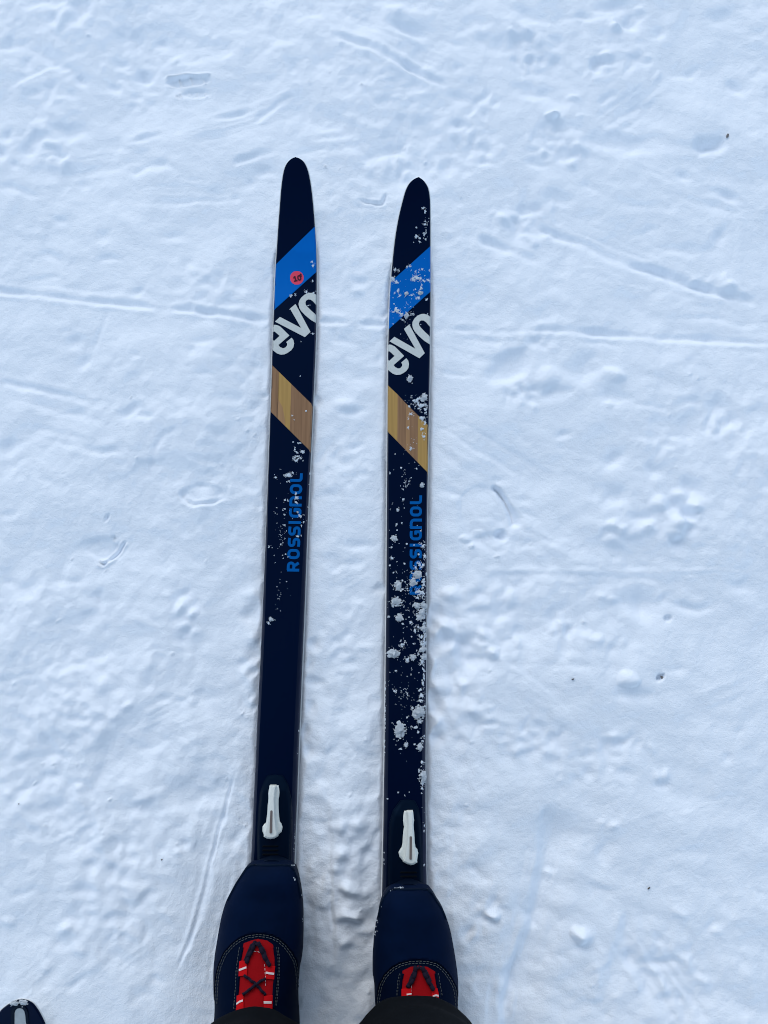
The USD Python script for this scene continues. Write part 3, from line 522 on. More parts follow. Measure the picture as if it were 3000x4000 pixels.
# ski tracks at the boots
groove([(926,3000),(905,3060),(818,3400),(760,3620),(696,3790)], 7, 3.6, 0.2, 0.08, 0.12, 0, -1.7); step([(690,3790),(800,3470),(920,3000)], 26, 1.8, .12, .2, 150); groove([(905,3405),(842,3655),(800,3900)], 7, 1.0, .2, .2, .3)
step([(1288,3080),(1293,3407),(1306,3680),(1310,3900)], 9, -3.0, .12, .12, 130); groove([(1288,3180),(1294,3407),(1306,3680)], 7, 2.0, .2, .15, .2)
lump(2464, 2636, 54, 36, 11, 0, .8, 2.2); lump(1918, 3560, 34, 13, 5, 15, .9, 1.6); lump(2278, 3652, 36, 20, 6, 28, .9, 1.6); lump(2160, 460, 30, 20, 5, 0, .9, 1.6); hollow(2586, 2644, 16, 11, 8, -45, .3, .2); hollow(2614, 2416, 13, 10, 6, 30, .3, .3); hollow(1959, 2083, 20, 16, 5, 20, .4, .3); hollow(2778, 582, 55, 36, 5, 5, .5)
_g = np.random.default_rng(77)
for _ in range(420):
    qx, qy = _g.uniform(0, 3000), _g.uniform(0, 4000); cc = gp([(qx, qy)])[0]
    if rough[np.searchsorted(YS, cc[1]), np.searchsorted(XS, cc[0])] > _g.uniform(.2, 1): lump(qx, qy, _g.uniform(4, 10), _g.uniform(3, 7), _g.uniform(.8, 2.4), _g.uniform(0, 180), 1.0, 1.5)
# the skis press the snow flat under them
for s in (ski_L, ski_R, ski_O):
    sl = win(max(s.c.min() - .13, -.61), min(s.c.max() + .13, .63), max(s.y.min() - .05, -.55), min(s.y.max() + .08, .94))
    X, Y = GX[sl], GY[sl]
    yc = np.clip(Y, s.y[0], s.y[-1]); d = np.abs(X - s.f('c', yc)) - s.f('w', yc) / 2
    d = np.hypot(np.maximum(d, 0), np.maximum(0, np.abs(Y - yc))) + np.minimum(d, 0)
    zb = s.f('zb', yc)
    h = H[sl]; broad = gaussian_filter(h, 9.0)
    k = smoothstep(0.075, 0.004, d)
    h = h - k * (broad - np.minimum(zb, 0.0) - 0.0042)
    h = np.where(d < -0.0009, np.minimum(h, zb - 0.002), np.minimum(h, zb + 0.0013 + 0.75 * np.maximum(d, 0)))
    near = smoothstep(0.007, 0.0, d) * (zb < 0.0005) * (d >= -0.0009)
    H[sl] = h * (1 - near) + np.maximum(h, zb - 0.0003) * near
vv = np.stack([GX, GY, H], -1).reshape(-1, 3)
ny, nx = GX.shape
ii = (np.arange(ny - 1)[:, None] * nx + np.arange(nx - 1)[None, :]).ravel()
ff = np.vstack([np.stack([ii, ii + 1, ii + nx + 1], 1), np.stack([ii, ii + nx + 1, ii + nx], 1)])
ground = obj('ground', trimesh.Trimesh(vv, ff, process=False), snow_mat, smooth=True, kind='structure', label='trampled white snow crossed by ski tracks and footprints')

# ------------------------------------------------------------------ skis with their prints
EVO_V = zoom([(410,1530),(520,1430),(975,1668),(735,1250),(855,1150),(1178,1752),(1057,1865)], 1000, 980, 5.53)
EVO_O = Polygon(zoom([(1380,1000),(1325,968),(1260,925),(1200,910),(1130,915),(1050,950),(980,1010),(935,1080),(920,1150),(935,1230),(975,1300),(1060,1390),(1180,1490),(1325,1575),(1380,1600)], 1000, 980, 5.53)).difference(
        Polygon(zoom([(1390,1290),(1325,1200),(1300,1170),(1230,1090),(1180,1055),(1130,1050),(1085,1075),(1068,1120),(1075,1165),(1110,1210),(1200,1300),(1270,1360),(1325,1420),(1390,1480)], 1000, 980, 5.53)))
EVO_E = Polygon(zoom([(300,1660),(340,1636),(370,1618),(400,1600),(450,1605),(520,1635),(580,1690),(722,1830),(485,2035),(520,2080),(580,2105),(630,2095),(670,2050),(672,2000),(652,1975),(770,1878),(810,1930),(825,2000),(810,2080),(760,2150),(690,2200),(620,2235),(540,2245),(460,2220),(400,2175),(345,2130),(300,2090)], 1000, 980, 5.53)).difference(
        Polygon(zoom([(290,1810),(330,1785),(360,1762),(395,1740),(430,1765),(512,1840),(390,1950),(350,1915),(290,1860)], 1000, 980, 5.53)))
EVO = [EVO_E, Polygon(EVO_V), EVO_O]
_a = np.array([(1074.1,1256.7),(1190.8,1317.2),(1153.7,1188),(1103,1386),(1233.3,882),(1069.6,1212),(1241,1057.8)])
_b = np.array([(1521.2,1334),(1637.6,1400),(1598,1267.4),(1554,1465),(1684,959.5),(1517.8,1286.6),(1684.4,1137)])
_A = np.linalg.lstsq(np.hstack([_a[:4], np.ones((4, 1))]), _b[:4], rcond=None)[0]
def l2r(g): return affinity.affine_transform(g, [_A[0, 0], _A[1, 0], _A[0, 1], _A[1, 1], _A[2, 0], _A[2, 1]])

def stroke(paths, w=0.225, ends=2):
    return unary_union([LineString(p).buffer(w / 2, cap_style=ends, join_style=1, quad_segs=6) for p in paths])
def arc(cx, cy, rx, ry, a0, a1, n=14):
    return [(cx + rx * math.cos(math.radians(a)), cy + ry * math.sin(math.radians(a))) for a in np.linspace(a0, a1, n)]
def word_shapes():
    """the maker's name in its wide rounded capitals, height 1, as one shape per letter"""
    h = 0.1125; T, B = 1 - h, h
    def rrect(x0, x1, r=0.26):
        return LineString(Polygon([(x0 + h, B), (x1 - h, B), (x1 - h, T), (x0 + h, T)]).buffer(-r).buffer(r, quad_segs=8).exterior.coords).buffer(h, join_style=1)
    out = []
    x = 0.0; out.append(stroke([[(x + h, 0.0), (x + h, 1.0 - .02)], [(x + h, T), (x + .5, T)] + arc(x + .47, T - .22, .21, .22, 80, -90) + [(x + h, T - .44)], [(x + .42, T - .44), (x + .70, 0.06)]]))
    out.append(rrect(1.0, 1.81))
    def S(x0, x1):
        r = .2; return stroke([[(x1 - .03, T - .02)] + [(x1 - .2, T)] + arc(x0 + h + r, T - .195, r, .195, 90, 270) + arc(x1 - h - r, B + .195, r, .195, 90, -90) + [(x0 + .2, B), (x0 + .03, B + .03)]])
    out.append(S(1.97, 2.72)); out.append(S(2.88, 3.63))
    out.append(stroke([[(3.94, 0.0), (3.94, 1.0)]]))
    x0, x1 = 4.33, 5.12; r = .27
    out.append(stroke([[(x1 - .05, T - .02), (x1 - .2, T), (x0 + h + r, T)] + arc(x0 + h + r, T - r, r, r, 90, 180) + arc(x0 + h + r, B + r, r, r, 180, 270) + [(x1 - h - .15, B)] + arc(x1 - h - .15, B + .15, .15, .15, -90, 0, 6) + [(x1 - h, 0.52), (x0 + .45, 0.52)]]))
    x0, x1 = 5.23, 6.05; out.append(stroke([[(x0 + h, 0), (x0 + h, T), (x1 - h - .25, T)] + arc(x1 - h - .25, T - .25, .25, .25, 90, 0) + [(x1 - h, 0)]]))
    out.append(rrect(6.23, 7.02))
    x0, x1 = 7.21, 7.91; out.append(stroke([[(x0 + h, 1.0)] + [(x0 + h, B + .2)] + arc(x0 + h + .2, B + .2, .2, .2, 180, 270, 8) + [(x1, B)]]))
    return out
def place_word(p0, p1, capv):
    e = ((p1[0] - p0[0]) / 7.91, (p1[1] - p0[1]) / 7.91)
    return [affinity.affine_transform(g, [e[0], capv[0], e[1], capv[1], p0[0], p0[1]]) for g in word_shapes()]

def rel(s, lift=0.0002): return lambda x, y: s.on_top(x, y, lift)
def outline_px(left, right, tip, inset):
    L = [(x + inset, y) for y, x in left]; R = [(x - inset, y) for y, x in right]
    return Polygon([(tip[0], tip[1] + 3)] + R + L[::-1]).buffer(0)

def binding(s, root, lever_px, slot_px, plate_px, z_seat, ribs):
    """plate, white lever with slot, rubber ribs in front of the toe, from outlines in photo pixels"""
    def seat(x, y): return s.on_top(x, y, 0.0003)
    P = Polygon(plate_px).buffer(0)
    v, f = fill(P, 5.0); f = f[:, ::-1]
    d = np.array([P.exterior.distance(Point(*q)) for q in v])
    prow = np.clip((v[:, 1] - min(y for x, y in plate_px)) / 60.0, 0.25, 1)
    w = seat(v[:, 0], v[:, 1]); top = w.copy(); top[:, 2] = np.maximum(w[:, 2], 0.0165) + 0.001 + 0.0035 * smoothstep(0, 14, d) * prow
    obj('binding_plate', skirt(top, f, 0.006), M['plastic'], root, smooth=40)
    Lp = Polygon(lever_px).buffer(0)
    v, f = fill(Lp, 3.0); f = f[:, ::-1]
    d = np.array([Lp.exterior.distance(Point(*q)) for q in v])
    c0, c1 = slot_px[0], slot_px[1]
    # spine: a raised plateau along the middle, flanks fall away to the ears
    y0 = min(y for x, y in lever_px); y1 = max(y for x, y in lever_px)
    tt = (v[:, 1] - y0) / (y1 - y0)
    half = np.interp(tt, [0, .12, .25, .55, .8, .92, 1], [17, 14, 12, 15, 22, 28, 30])
    axis = np.interp(v[:, 1], [y0, c0[1], c1[1], y1], [c0[0] + (c0[0] - c1[0]) * .9, c0[0], c1[0], c1[0]])
    off = np.abs(v[:, 0] - axis)
    hgt = 0.0045 + 0.0062 * (1 - smoothstep(half - 3.5, half + 3.0, off)) + 0.0012 * np.sin(np.clip(tt, 0, 1) * math.pi)
    edge = smoothstep(0, 5.0, d)
    sl = LineString([c0, c1]); ds = np.array([sl.distance(Point(*q)) for q in v])
    hgt = hgt * (0.72 + 0.28 * edge)
    zseat = z_seat + hgt
    top = at(v[:, 0], v[:, 1], 0.03)
    for _ in range(3): top = at(v[:, 0], v[:, 1], zseat)
    lev = obj('lever', skirt(top, f, 0.007), M['lever'], root, smooth=25)
    tops = lambda x, y: at(x, y, z_seat + 0.0045 + 0.0062 + 0.0010 + 0.0003)
    obj('lever_slot', sheet(sl.buffer(4.6), 3.0, tops, 0.0002), M['slot'], lev)
    for q in ribs:
        g = Polygon(q).buffer(-3).buffer(3)
        v, f = fill(g, 4.0); f = f[:, ::-1]; d = np.array([g.exterior.distance(Point(*k)) for k in v])
        obj('rubber_rib', skirt(at(v[:, 0], v[:, 1], z_seat + 0.001 + 0.003 * smoothstep(0, 6, d)), f, 0.006), M['rubber'], root, smooth=40)
def skirt(top, f, drop):
    """closes a relief surface with a wall down round its edge"""
    tm = trimesh.Trimesh(top, f, process=False)
    e = tm.edges_sorted; uq, idx, cnt = np.unique(e, axis=0, return_index=True, return_counts=True)
    be = tm.edges[idx[cnt == 1]]; n = len(top); low = top - [0, 0, drop]
    side = np.vstack([np.stack([be[:, 1], be[:, 0], be[:, 0] + n], 1), np.stack([be[:, 1], be[:, 0] + n, be[:, 1] + n], 1)])
    return trimesh.Trimesh(np.vstack([top, low]), np.vstack([f, side]), process=False)

def build_ski(s, label, left, right, tip, blue, wood_poly, strips, evo, word):
    root = thing('cross_country_ski', label, 'ski', 'pair of cross-country skis worn by the skier')
    body, base = s.body()
    obj('ski_body', body, M['black'], root, smooth=28); obj('white_base', base, M['edge'], root, smooth=28)
    out = outline_px(left, right, tip, 2.2)
    obj('blue_band', sheet(Polygon(blue).intersection(out), 3.2, rel(s)), M['blue'], root, smooth=28)
    wp = Polygon(wood_poly).buffer(0).intersection(out)
    for pl, mat in strips:
        g = wp.intersection(Polygon(pl).buffer(0))
        if not g.is_empty: obj('wood_strip', sheet(g, 3.2, rel(s)), M[mat], root, smooth=28)
    for g in evo: obj('white_letter', sheet(g.intersection(out), 3.0, rel(s, 0.0003)), M['white_print'], root, smooth=28)
    for g in word: obj('blue_letter', sheet(g.intersection(out), 2.6, rel(s, 0.0002)), M['blue_print'], root, smooth=28)
    return root

BLUE_L = [(1255,862),(1233.3,882),(1133.8,978.5),(1077.8,1034),(1050,1060),(1050,1229),(1069.6,1212),(1241,1057.8),(1255,1045)]
BLUE_R = [(1700,945),(1684,959.5),(1542.7,1087),(1525,1103),(1505,1121),(1505,1298),(1517.8,1286.6),(1650,1167),(1684.4,1137),(1700,1123)]
WOOD_L = [(1050,1412),(1061.5,1424),(1067,1430.6),(1216,1577),(1220,1588),(1226,1598),(1240,1610),(1235,1795),(1219,1780),(1210.7,1765),(1206,1756),(1059.7,1610.6),(1055,1600.6),(1045,1592)]
WOOD_R = [(1500,1490),(1512,1502.5),(1554,1542),(1583,1573.7),(1624,1614),(1671,1661),(1676,1682),(1690,1700),(1690,1885),(1672,1866),(1668.4,1843.5),(1518,1690),(1510,1680.6),(1495,1665)]
def strip_between(a, b, sh):       # a, b: x at y=1424 ; sh: how far it leans per pixel down
    return [(a, 1400), (b, 1400), (b + sh * 520, 1920), (a + sh * 520, 1920)]
ls = -0.0335
STR_L = [(strip_between(1040, 1091, ls), 'wood_brown'), ([(1091, 1400), (1141, 1400), (1125, 1920), (1108, 1920), (1113.5, 1640), (1104, 1590), (1087, 1560)], 'wood_yellow'),
         ([(1087, 1560), (1104, 1590), (1113.5, 1640), (1108, 1920), (1074, 1920)], 'wood_tan'), (strip_between(1141, 1228, ls), 'wood_brown'), (strip_between(1228, 1262, ls), 'wood_edge')]
STR_R = [(strip_between(1490, 1514.5, -.006), 'wood_edge'), (strip_between(1514.5, 1554, -.006), 'wood_yellow'), (strip_between(1554, 1587, -.006), 'wood_brown'), (strip_between(1587, 1602, -.006), 'wood_tan'), (strip_between(1602, 1634, -.006), 'wood_brown'), (strip_between(1634, 1674.5, -.006), 'wood_yellow'), (strip_between(1674.5, 1700, -.006), 'wood_edge')]
ski1 = build_ski(ski_L, 'left black ski with round red sticker on its blue band', LEFT_L, LEFT_R, (1155.5, 622), BLUE_L, WOOD_L, STR_L, EVO, place_word((1168.4, 2233), (1183, 1849), (-48.3, -1)))
ski2 = build_ski(ski_R, 'right black ski without a sticker, dusted with clumps of snow', RIGHT_L, RIGHT_R, (1635.4, 700), BLUE_R, WOOD_R, STR_R, [l2r(g) for g in EVO], place_word((1647, 2323), (1648.6, 1935), (-47.3, 0)))

# sticker
stc = Point(1159.7, 1086).buffer(26.6, quad_segs=24)
st = obj('round_sticker', sheet(stc, 3.0, rel(ski_L, 0.0004), 0.0002), M['red_sticker'], ski1, label='round red price sticker reading 10¢')
def flat_text(text, height_px, x, y, deg, fat=.05):
    t = meshkit.text_mesh(text, 1.0, 0.01, bold=True)
    tri = t.triangles[t.face_normals[:, 2] > 0.5][:, :, :2]
    g = unary_union([Polygon(q).buffer(fat) for q in tri])
    a = math.radians(deg); c, s_ = math.cos(a) * height_px, math.sin(a) * height_px
    return affinity.affine_transform(g, [c, -s_, -s_, -c, x, y])
obj('sticker_text', sheet(unary_union([flat_text('10', 18.5, 1146.8, 1101, 13), flat_text('¢', 13, 1171.0, 1084.0, 13, .02)]), 1.6, rel(ski_L, 0.0008), 0.0002), M['sticker_ink'], st)

LEV_L = zoom([(635,492),(780,492),(795,600),(790,660),(780,720),(778,800),(787,1000),(800,1080),(825,1110),(843,1170),(830,1240),(775,1290),(775,1310),(720,1345),(650,1360),(590,1350),(540,1320),(543,1290),(520,1230),(520,1160),(545,1120),(575,1095),(590,1000),(603,830),(615,700),(612,620)], 900, 2950, 4.1475)
LEV_R = zoom([(742,490),(885,490),(903,640),(895,720),(905,850),(915,1000),(925,1080),(955,1110),(970,1170),(950,1290),(955,1320),(900,1355),(850,1367),(790,1350),(720,1310),(715,1290),(665,1230),(650,1160),(680,1105),(700,1080),(715,1000),(725,830),(740,750),(722,650),(725,580)], 1400, 3050, 4.1475)
PL_L = zoom([(600,330),(720,316),(850,330),(940,480),(990,700),(1010,1000),(1000,1400),(985,1830),(440,1830),(430,1300),(450,900),(480,600),(540,430)], 900, 2950, 4.1475)
PL_R = zoom([(680,315),(790,303),(910,320),(980,450),(1020,700),(1040,1100),(1050,1500),(1055,1800),(470,1800),(470,1400),(485,900),(500,680),(560,480)], 1400, 3050, 4.1475)
def ribs(x0, x1, ys, h=11): return [[(x0, y), (x1, y), (x1, y + h), (x0, y + h)] for y in ys]
binding(ski_L, ski1, LEV_L, [(1060.3, 3170), (1057.8, 3251)], PL_L, 0.0200, ribs(1021, 1090, (3300, 3316, 3332, 3350, 3366)))
binding(ski_R, ski2, LEV_R, [(1604.7, 3271), (1604, 3354)], PL_R, 0.0200, ribs(1560, 1632, (3402, 3418, 3434, 3450, 3464)))

# the other ski whose tip pokes in at the lower left
ski3 = thing('other_ski', 'black ski tip with grey centre stripe poking in at the lower left corner', 'ski')
body, base = ski_O.body()
obj('ski_body', body, M['black'], ski3, smooth=28); obj('white_base', base, M['edge'], ski3, smooth=28)
sp = Polygon([(57.5, 4200), (58, 3958), (60, 3948), (67, 3940), (77, 3937), (88, 3940), (95, 3948), (98, 3958), (104, 4000), (110, 4200)])
obj('grey_stripe', sheet(sp, 4.0, rel(ski_O, 0.0003)), M['grey_stripe'], ski3, smooth=28)
rim = LineString([(50, 4200), (50.5, 3960), (53, 3945), (62, 3933), (77, 3929), (92, 3933), (101, 3945), (106, 3960), (118, 4200)])
obj('stripe_rim', sheet(rim.buffer(5.5, cap_style=2).difference(sp), 4.0, rel(ski_O, 0.0005), .0006), M['plastic'], ski3, smooth=28)

# ------------------------------------------------------------------ boots
class Boot:
    Z0, ZM = 0.033, 0.058
    def __init__(s, left, right, toe_y, arch, hgt):
        ys = np.concatenate([[toe_y], np.arange(toe_y + 1, toe_y + 10, 1.5), np.arange(toe_y + 10, 4040, 5.0)])
        L = PchipInterpolator([a for a, b in left], [b for a, b in left]); R = PchipInterpolator([a for a, b in right], [b for a, b in right])
        xl, xr = L(ys), R(ys)
        A, B = at(xl, ys, s.ZM), at(xr, ys, s.ZM)
        y = A[:, 1]; c = (A[:, 0] + B[:, 0]) / 2; w = (B[:, 0] - A[:, 0])
        ye = np.arange(y[-1] - .006, y[0] - 0.285, -0.004)
        k = (c[-1] - c[-30]) / (y[-1] - y[-30]); tail = (y[-1] - ye) / (y[-1] - ye[-1])
        c = np.concatenate([c, c[-1] + 0.5 * k * (ye - y[-1])]); w = np.concatenate([w, w[-1] * (1 - .06 * tail) * np.sqrt(np.clip(1.02 - tail ** 6, 0.02, 1))]); y = np.concatenate([y, ye])
        d = y[0] - y
        top = np.interp(d, *hgt)
        s.toe = y[0]; s.y, s.c, s.w, s.h = y[::-1], c[::-1], w[::-1], top[::-1]
        s.arch = None
        line = np.array(arch)
        pts = []
        s.arch_px = line
        z = np.full(len(line), 0.10)
        for _ in range(10):
            p = at(line[:, 0], line[:, 1], z); z = s.z0(p[:, 0], p[:, 1])
        s.arch = p[:, :2]
    def g(s, a, y): return np.interp(y, s.y, getattr(s, a))
    def z0(s, x, y):
        c, w, h = s.g('c', y), s.g('w', y), s.g('h', y)
        nose = np.sqrt(np.clip(1 - (1 - np.clip((s.toe - y) / 0.016, 0, 1)) ** 2, 0, 1))
        hh = s.ZM + (h - s.ZM) * (0.30 + 0.70 * nose)
        u = np.clip(np.abs(x - c) / (w / 2), 0, 1)
        return s.ZM + (hh - s.ZM) * (1 - u ** 2.5) ** (1 / 2.1)
    def behind(s, x, y):
        """0 in front of the seam, 1 behind it"""
        ya = np.interp(x, s.arch[:, 0], s.arch[:, 1], left=-9, right=-9)
        return smoothstep(0.0006, -0.0012, y - ya)
    def z(s, x, y):
        q = np.stack([np.asarray(x) * 34.0, np.asarray(y) * 60.0, np.zeros(np.shape(x))], -1)
        return s.z0(x, y) - 0.0026 * s.behind(x, y) + 0.0022 * (meshkit.fbm(q, 2, 5) - .5)
    def on(s, px, py, lift=0.0):
        z = np.full(np.shape(px), 0.09)
        for _ in range(16):
            p = at(px, py, z); z = 0.5 * z + 0.5 * s.z(p[..., 0], p[..., 1])
        p = at(px, py, z); p[..., 2] = z + lift
        return p
    def mesh(s):
        n = 121; rings = []
        yy = np.concatenate([np.arange(s.y[0], s.toe - .02, 0.0016), s.toe - .02 * (1 - np.linspace(0, 1, 26)) ** 1.6])
        a = np.linspace(0, math.pi, n)
        cu = np.sign(np.cos(a)) * np.abs(np.cos(a)) ** 0.75
        for y in yy:
            c, w = s.g('c', y), s.g('w', y)
            x = c + cu * w / 2
            top = [(xx, y, zz) for xx, zz in zip(x, s.z(x, np.full(n, y)))]
            lo = [(c - w / 2 * q, y, zz) for q, zz in ((.995, .052), (.97, .045), (.93, s.Z0 + .006))]
            hi = [(c + w / 2 * q, y, zz) for q, zz in ((.93, s.Z0 + .006), (.97, .045), (.995, .052))]
            rings.append(top + lo + hi)
        t = outward(loft(rings))
        cen = t.triangles_center; fr = s.behind(cen[:, 0], cen[:, 1]) < 0.5
        return t.submesh([np.where(fr)[0]], append=True), t.submesh([np.where(~fr)[0]], append=True)
    def sole(s):
        rings = []
        for y in np.linspace(s.y[0] - .002, s.toe + .0015, 120):
            c, w = s.g('c', y), s.g('w', y) * 0.965 * math.sqrt(min(1, 0.05 + max(0, (s.toe + .0016 - y)) / .01)) if y > s.toe - .0095 else s.g('w', y) * 0.965
            c = s.g('c', y)
            h = w / 2
            rings.append([(c + h, y, s.Z0 + .003), (c + h * 1.01, y, s.Z0 + .007), (c + h * .97, y, s.Z0 + .0125), (c - h * .97, y, s.Z0 + .0125), (c - h * 1.01, y, s.Z0 + .007), (c - h, y, s.Z0 + .003), (c - h * .92, y, s.Z0 - .010), (c + h * .92, y, s.Z0 - .010)])
        return outward(loft(rings))
    def stitches(s, line, dash=9.0, gap=5.0, wpx=0.95, lift=0.0007):
        ls_ = LineString(line); ms = []; t = 0.0
        while t + dash < ls_.length:
            a = np.array([ls_.interpolate(t + dash * q).coords[0] for q in (0, .5, 1)])
            p = s.on(a[:, 0], a[:, 1], lift); p[1, 2] += 0.0004
            ms.append(tube(p, wpx / 3400.0, 5)); t += dash + gap
        return join(ms)
def inward(line, d):
    ls_ = LineString(line); o = ls_.parallel_offset(abs(d), 'right' if d > 0 else 'left', join_style=1)
    c = np.array(o.coords)
    return c if c[0][0] < c[-1][0] else c[::-1]

BL_L = [(3376,1000),(3377.5,976),(3392,958),(3420,940),(3452,919),(3487,900),(3518,884.4),(3553,873),(3600,862),(3664,851),(3727,842),(3775,838.5),(3838,840),(3901,844),(3958,843),(4040,838)]
BL_R = [(3376,1112),(3377.5,1137.6),(3398,1153),(3430,1164.5),(3465,1172),(3506,1179),(3569,1184),(3616,1185),(3696,1183.5),(3743,1178.7),(3775,1171.5),(3822,1167.5),(3870,1163.5),(3933,1164.5),(3987,1168),(4040,1170)]
BR_L = [(3470,1545),(3472,1527),(3481,1512.6),(3505.5,1494.5),(3536,1482.5),(3581,1473.4),(3626,1464.4),(3686,1458.4),(3747,1455.3),(3792,1455.5),(3831,1461),(3882,1463.5),(3936.5,1467),(3960,1470),(4040,1474)]
BR_R = [(3470,1650),(3472,1675.4),(3493,1693.4),(3523.6,1711.5),(3553.7,1731),(3590,1746),(3629,1758),(3671,1767),(3716.5,1775),(3762,1782),(3816,1788),(3852,1789),(3912,1788),(3958,1784),(4040,1782)]
ARCH_L = zoom([(214,1960),(220,1800),(235,1620),(265,1500),(330,1350),(420,1250),(500,1190),(600,1145),(720,1130),(800,1136),(880,1153),(960,1190),(1040,1260),(1110,1350),(1160,1440),(1185,1540),(1197,1700),(1202,1800)], 780, 3300, 3.16)
ARCH_R = zoom([(322,1860),(338,1700),(355,1570),(375,1490),(430,1380),(520,1290),(620,1235),(740,1205),(860,1198),(960,1205),(1060,1230),(1120,1270),(1190,1340),(1250,1430),(1300,1530),(1325,1690),(1332,1850)], 1380, 3400, 3.318)
HGT = ([0, .03, .07, .10, .14, .19, .24, .29], [.082, .090, .100, .109, .124, .150, .170, .165])
def edge_line(arch, d): return inward(arch, d)

def build_boot(label, left, right, toe_y, arch, tongue, strips, bars, loops_pale, laces, side_st, tongue_st, other):
    b = Boot(left, right, toe_y, edge_line(arch, 13), HGT)
    root = thing('ski_boot', label, 'boot', 'pair of navy ski boots clipped into the skis')
    vamp, rear = b.mesh()
    obj('toe_cover', vamp, M['boot'], root, smooth=40); obj('boot_upper', rear, M['boot_dark'], root, smooth=40)
    obj('sole', b.sole(), M['sole'], root, smooth=35)
    e0 = [(x + 6, y) for y, x in left if y < 3376 + (toe_y - 3376) + 150][::-1]; e1 = [(x - 6, y) for y, x in right if y < toe_y + 150]
    e0 = [(x, max(y, toe_y + 5)) for x, y in e0]; e1 = [(x, max(y, toe_y + 5)) for x, y in e1]
    r = resample(e0 + e1, 5.0); p = b.on(r[:, 0], r[:, 1], 0.0002)
    obj('toe_rand', tube(p, 0.0016, 8), M['sole'], root, smooth=True)
    for k in (0, 8): obj('stitching', b.stitches(inward(arch, k + .01)), M['thread'], root)
    for ln in side_st: obj('stitching', b.stitches(ln, 8, 5, 0.9), M['thread'], root)
    front = Polygon(list(map(tuple, edge_line(arch, 15))) + [(edge_line(arch, 15)[-1][0], 4300), (edge_line(arch, 15)[0][0], 4300)]).buffer(0)
    tg = obj('tongue', sheet(Polygon(tongue).buffer(0).intersection(front), 5.0, lambda x, y: b.on(x, y, 0.0005), 0.0004), M['red'], root, smooth=40)
    for st_ in tongue_st: obj('stitching', b.stitches(st_, 9, 6, 1.0, 0.0013), M['bar'], tg)
    for q in strips:
        lp = obj('lace_loop', sheet(Polygon(q).buffer(0).intersection(front), 4.0, lambda x, y: b.on(x, y, 0.0016), 0.0012), M['red_bright'], root, smooth=40)
        for bb in bars:
            g = Polygon(bb).buffer(0)
            if g.intersects(Polygon(q)): obj('white_bar', sheet(g, 3.0, lambda x, y: b.on(x, y, 0.0030), 0.0004), M['bar'], lp, smooth=40)
    for i, (ln, w) in enumerate(laces):
        r = resample(ln, 4.0); p = b.on(r[:, 0], r[:, 1], 0.0026 + 0.0012 * (i % 2)); p[:, 2] += 0.0008 * np.sin(np.arange(len(p)) * .9)
        t = tube(p, w / 3400.0 / 2, 8); t.vertices[:, 2] += 0
        obj('lace', t, M['lace'], root, smooth=True)
    for side in (0, 1):                                        # folded edge either side of the tongue
        tp = Polygon(tongue); c = np.array(tp.exterior.coords)[:-1]; mid = tp.centroid.x
    for ln in other:
        r = resample(ln, 4.0); p = b.on(r[:, 0], r[:, 1], 0.0008)
        obj('edge_piping', tube(p, 0.0017, 8), M['boot_dark'], root, smooth=True)
    return b, root
Z = lambda pts: zoom(pts, 780, 3300, 3.16)
boot_L, bootL = build_boot('left navy ski boot showing red tongue and crossed laces', BL_L, BL_R, 3376, ARCH_L,
    Z([(545,1215),(640,1180),(720,1160),(830,1180),(905,1230),(935,1380),(935,1500),(915,1650),(905,1850),(890,2060),(880,2500),(440,2500),(448,2010),(470,1750),(490,1550),(495,1420),(520,1320)]),
    [Z([(493,1425),(580,1420),(590,1520),(585,1600),(485,1610)]), Z([(815,1495),(935,1490),(922,1650),(820,1640)]), Z([(462,1850),(545,1835),(548,2300),(445,2300)]), Z([(800,1858),(905,1850),(895,2300),(785,2300)])],
    [Z([(489,1522),(580,1488),(582,1510),(491,1545)]), Z([(822,1553),(924,1568),(922,1592),(822,1577)]), Z([(456,1940),(495,1910),(540,1896),(540,1918),(500,1930),(460,1960)]), Z([(795,1915),(895,1918),(893,1946),(797,1945)])],
    [], [(Z([(555,1600),(620,1650),(700,1710),(770,1790),(815,1840)]), 10), (Z([(815,1635),(760,1665),(690,1715),(610,1780),(535,1835)]), 10), (Z([(585,1440),(605,1370),(650,1290),(690,1190)]), 15), (Z([(870,1470),(815,1390),(775,1300),(730,1190)]), 15), (Z([(690,1195),(640,1230),(560,1420)]), 9), (Z([(700,1205),(790,1260),(850,1440)]), 9)],
    [Z([(492,1262),(470,1400),(450,1560),(447,1700),(425,1960),(420,2060)]), Z([(512,1262),(488,1400),(466,1560),(463,1700),(441,1960),(436,2060)]), Z([(950,1262),(968,1400),(970,1560),(955,1750),(930,2000)]), Z([(970,1262),(986,1400),(987,1560),(972,1750),(948,2000)])],
    [Z([(805,1470),(812,1600),(818,1780)]), Z([(672,1307),(715,1310),(768,1332)])],
    [Z([(528,1262),(502,1400),(486,1560),(476,1720),(452,2010)]), Z([(925,1262),(943,1400),(945,1520),(925,1700),(905,2010)])])
Z = lambda pts: zoom(pts, 1380, 3400, 3.318)
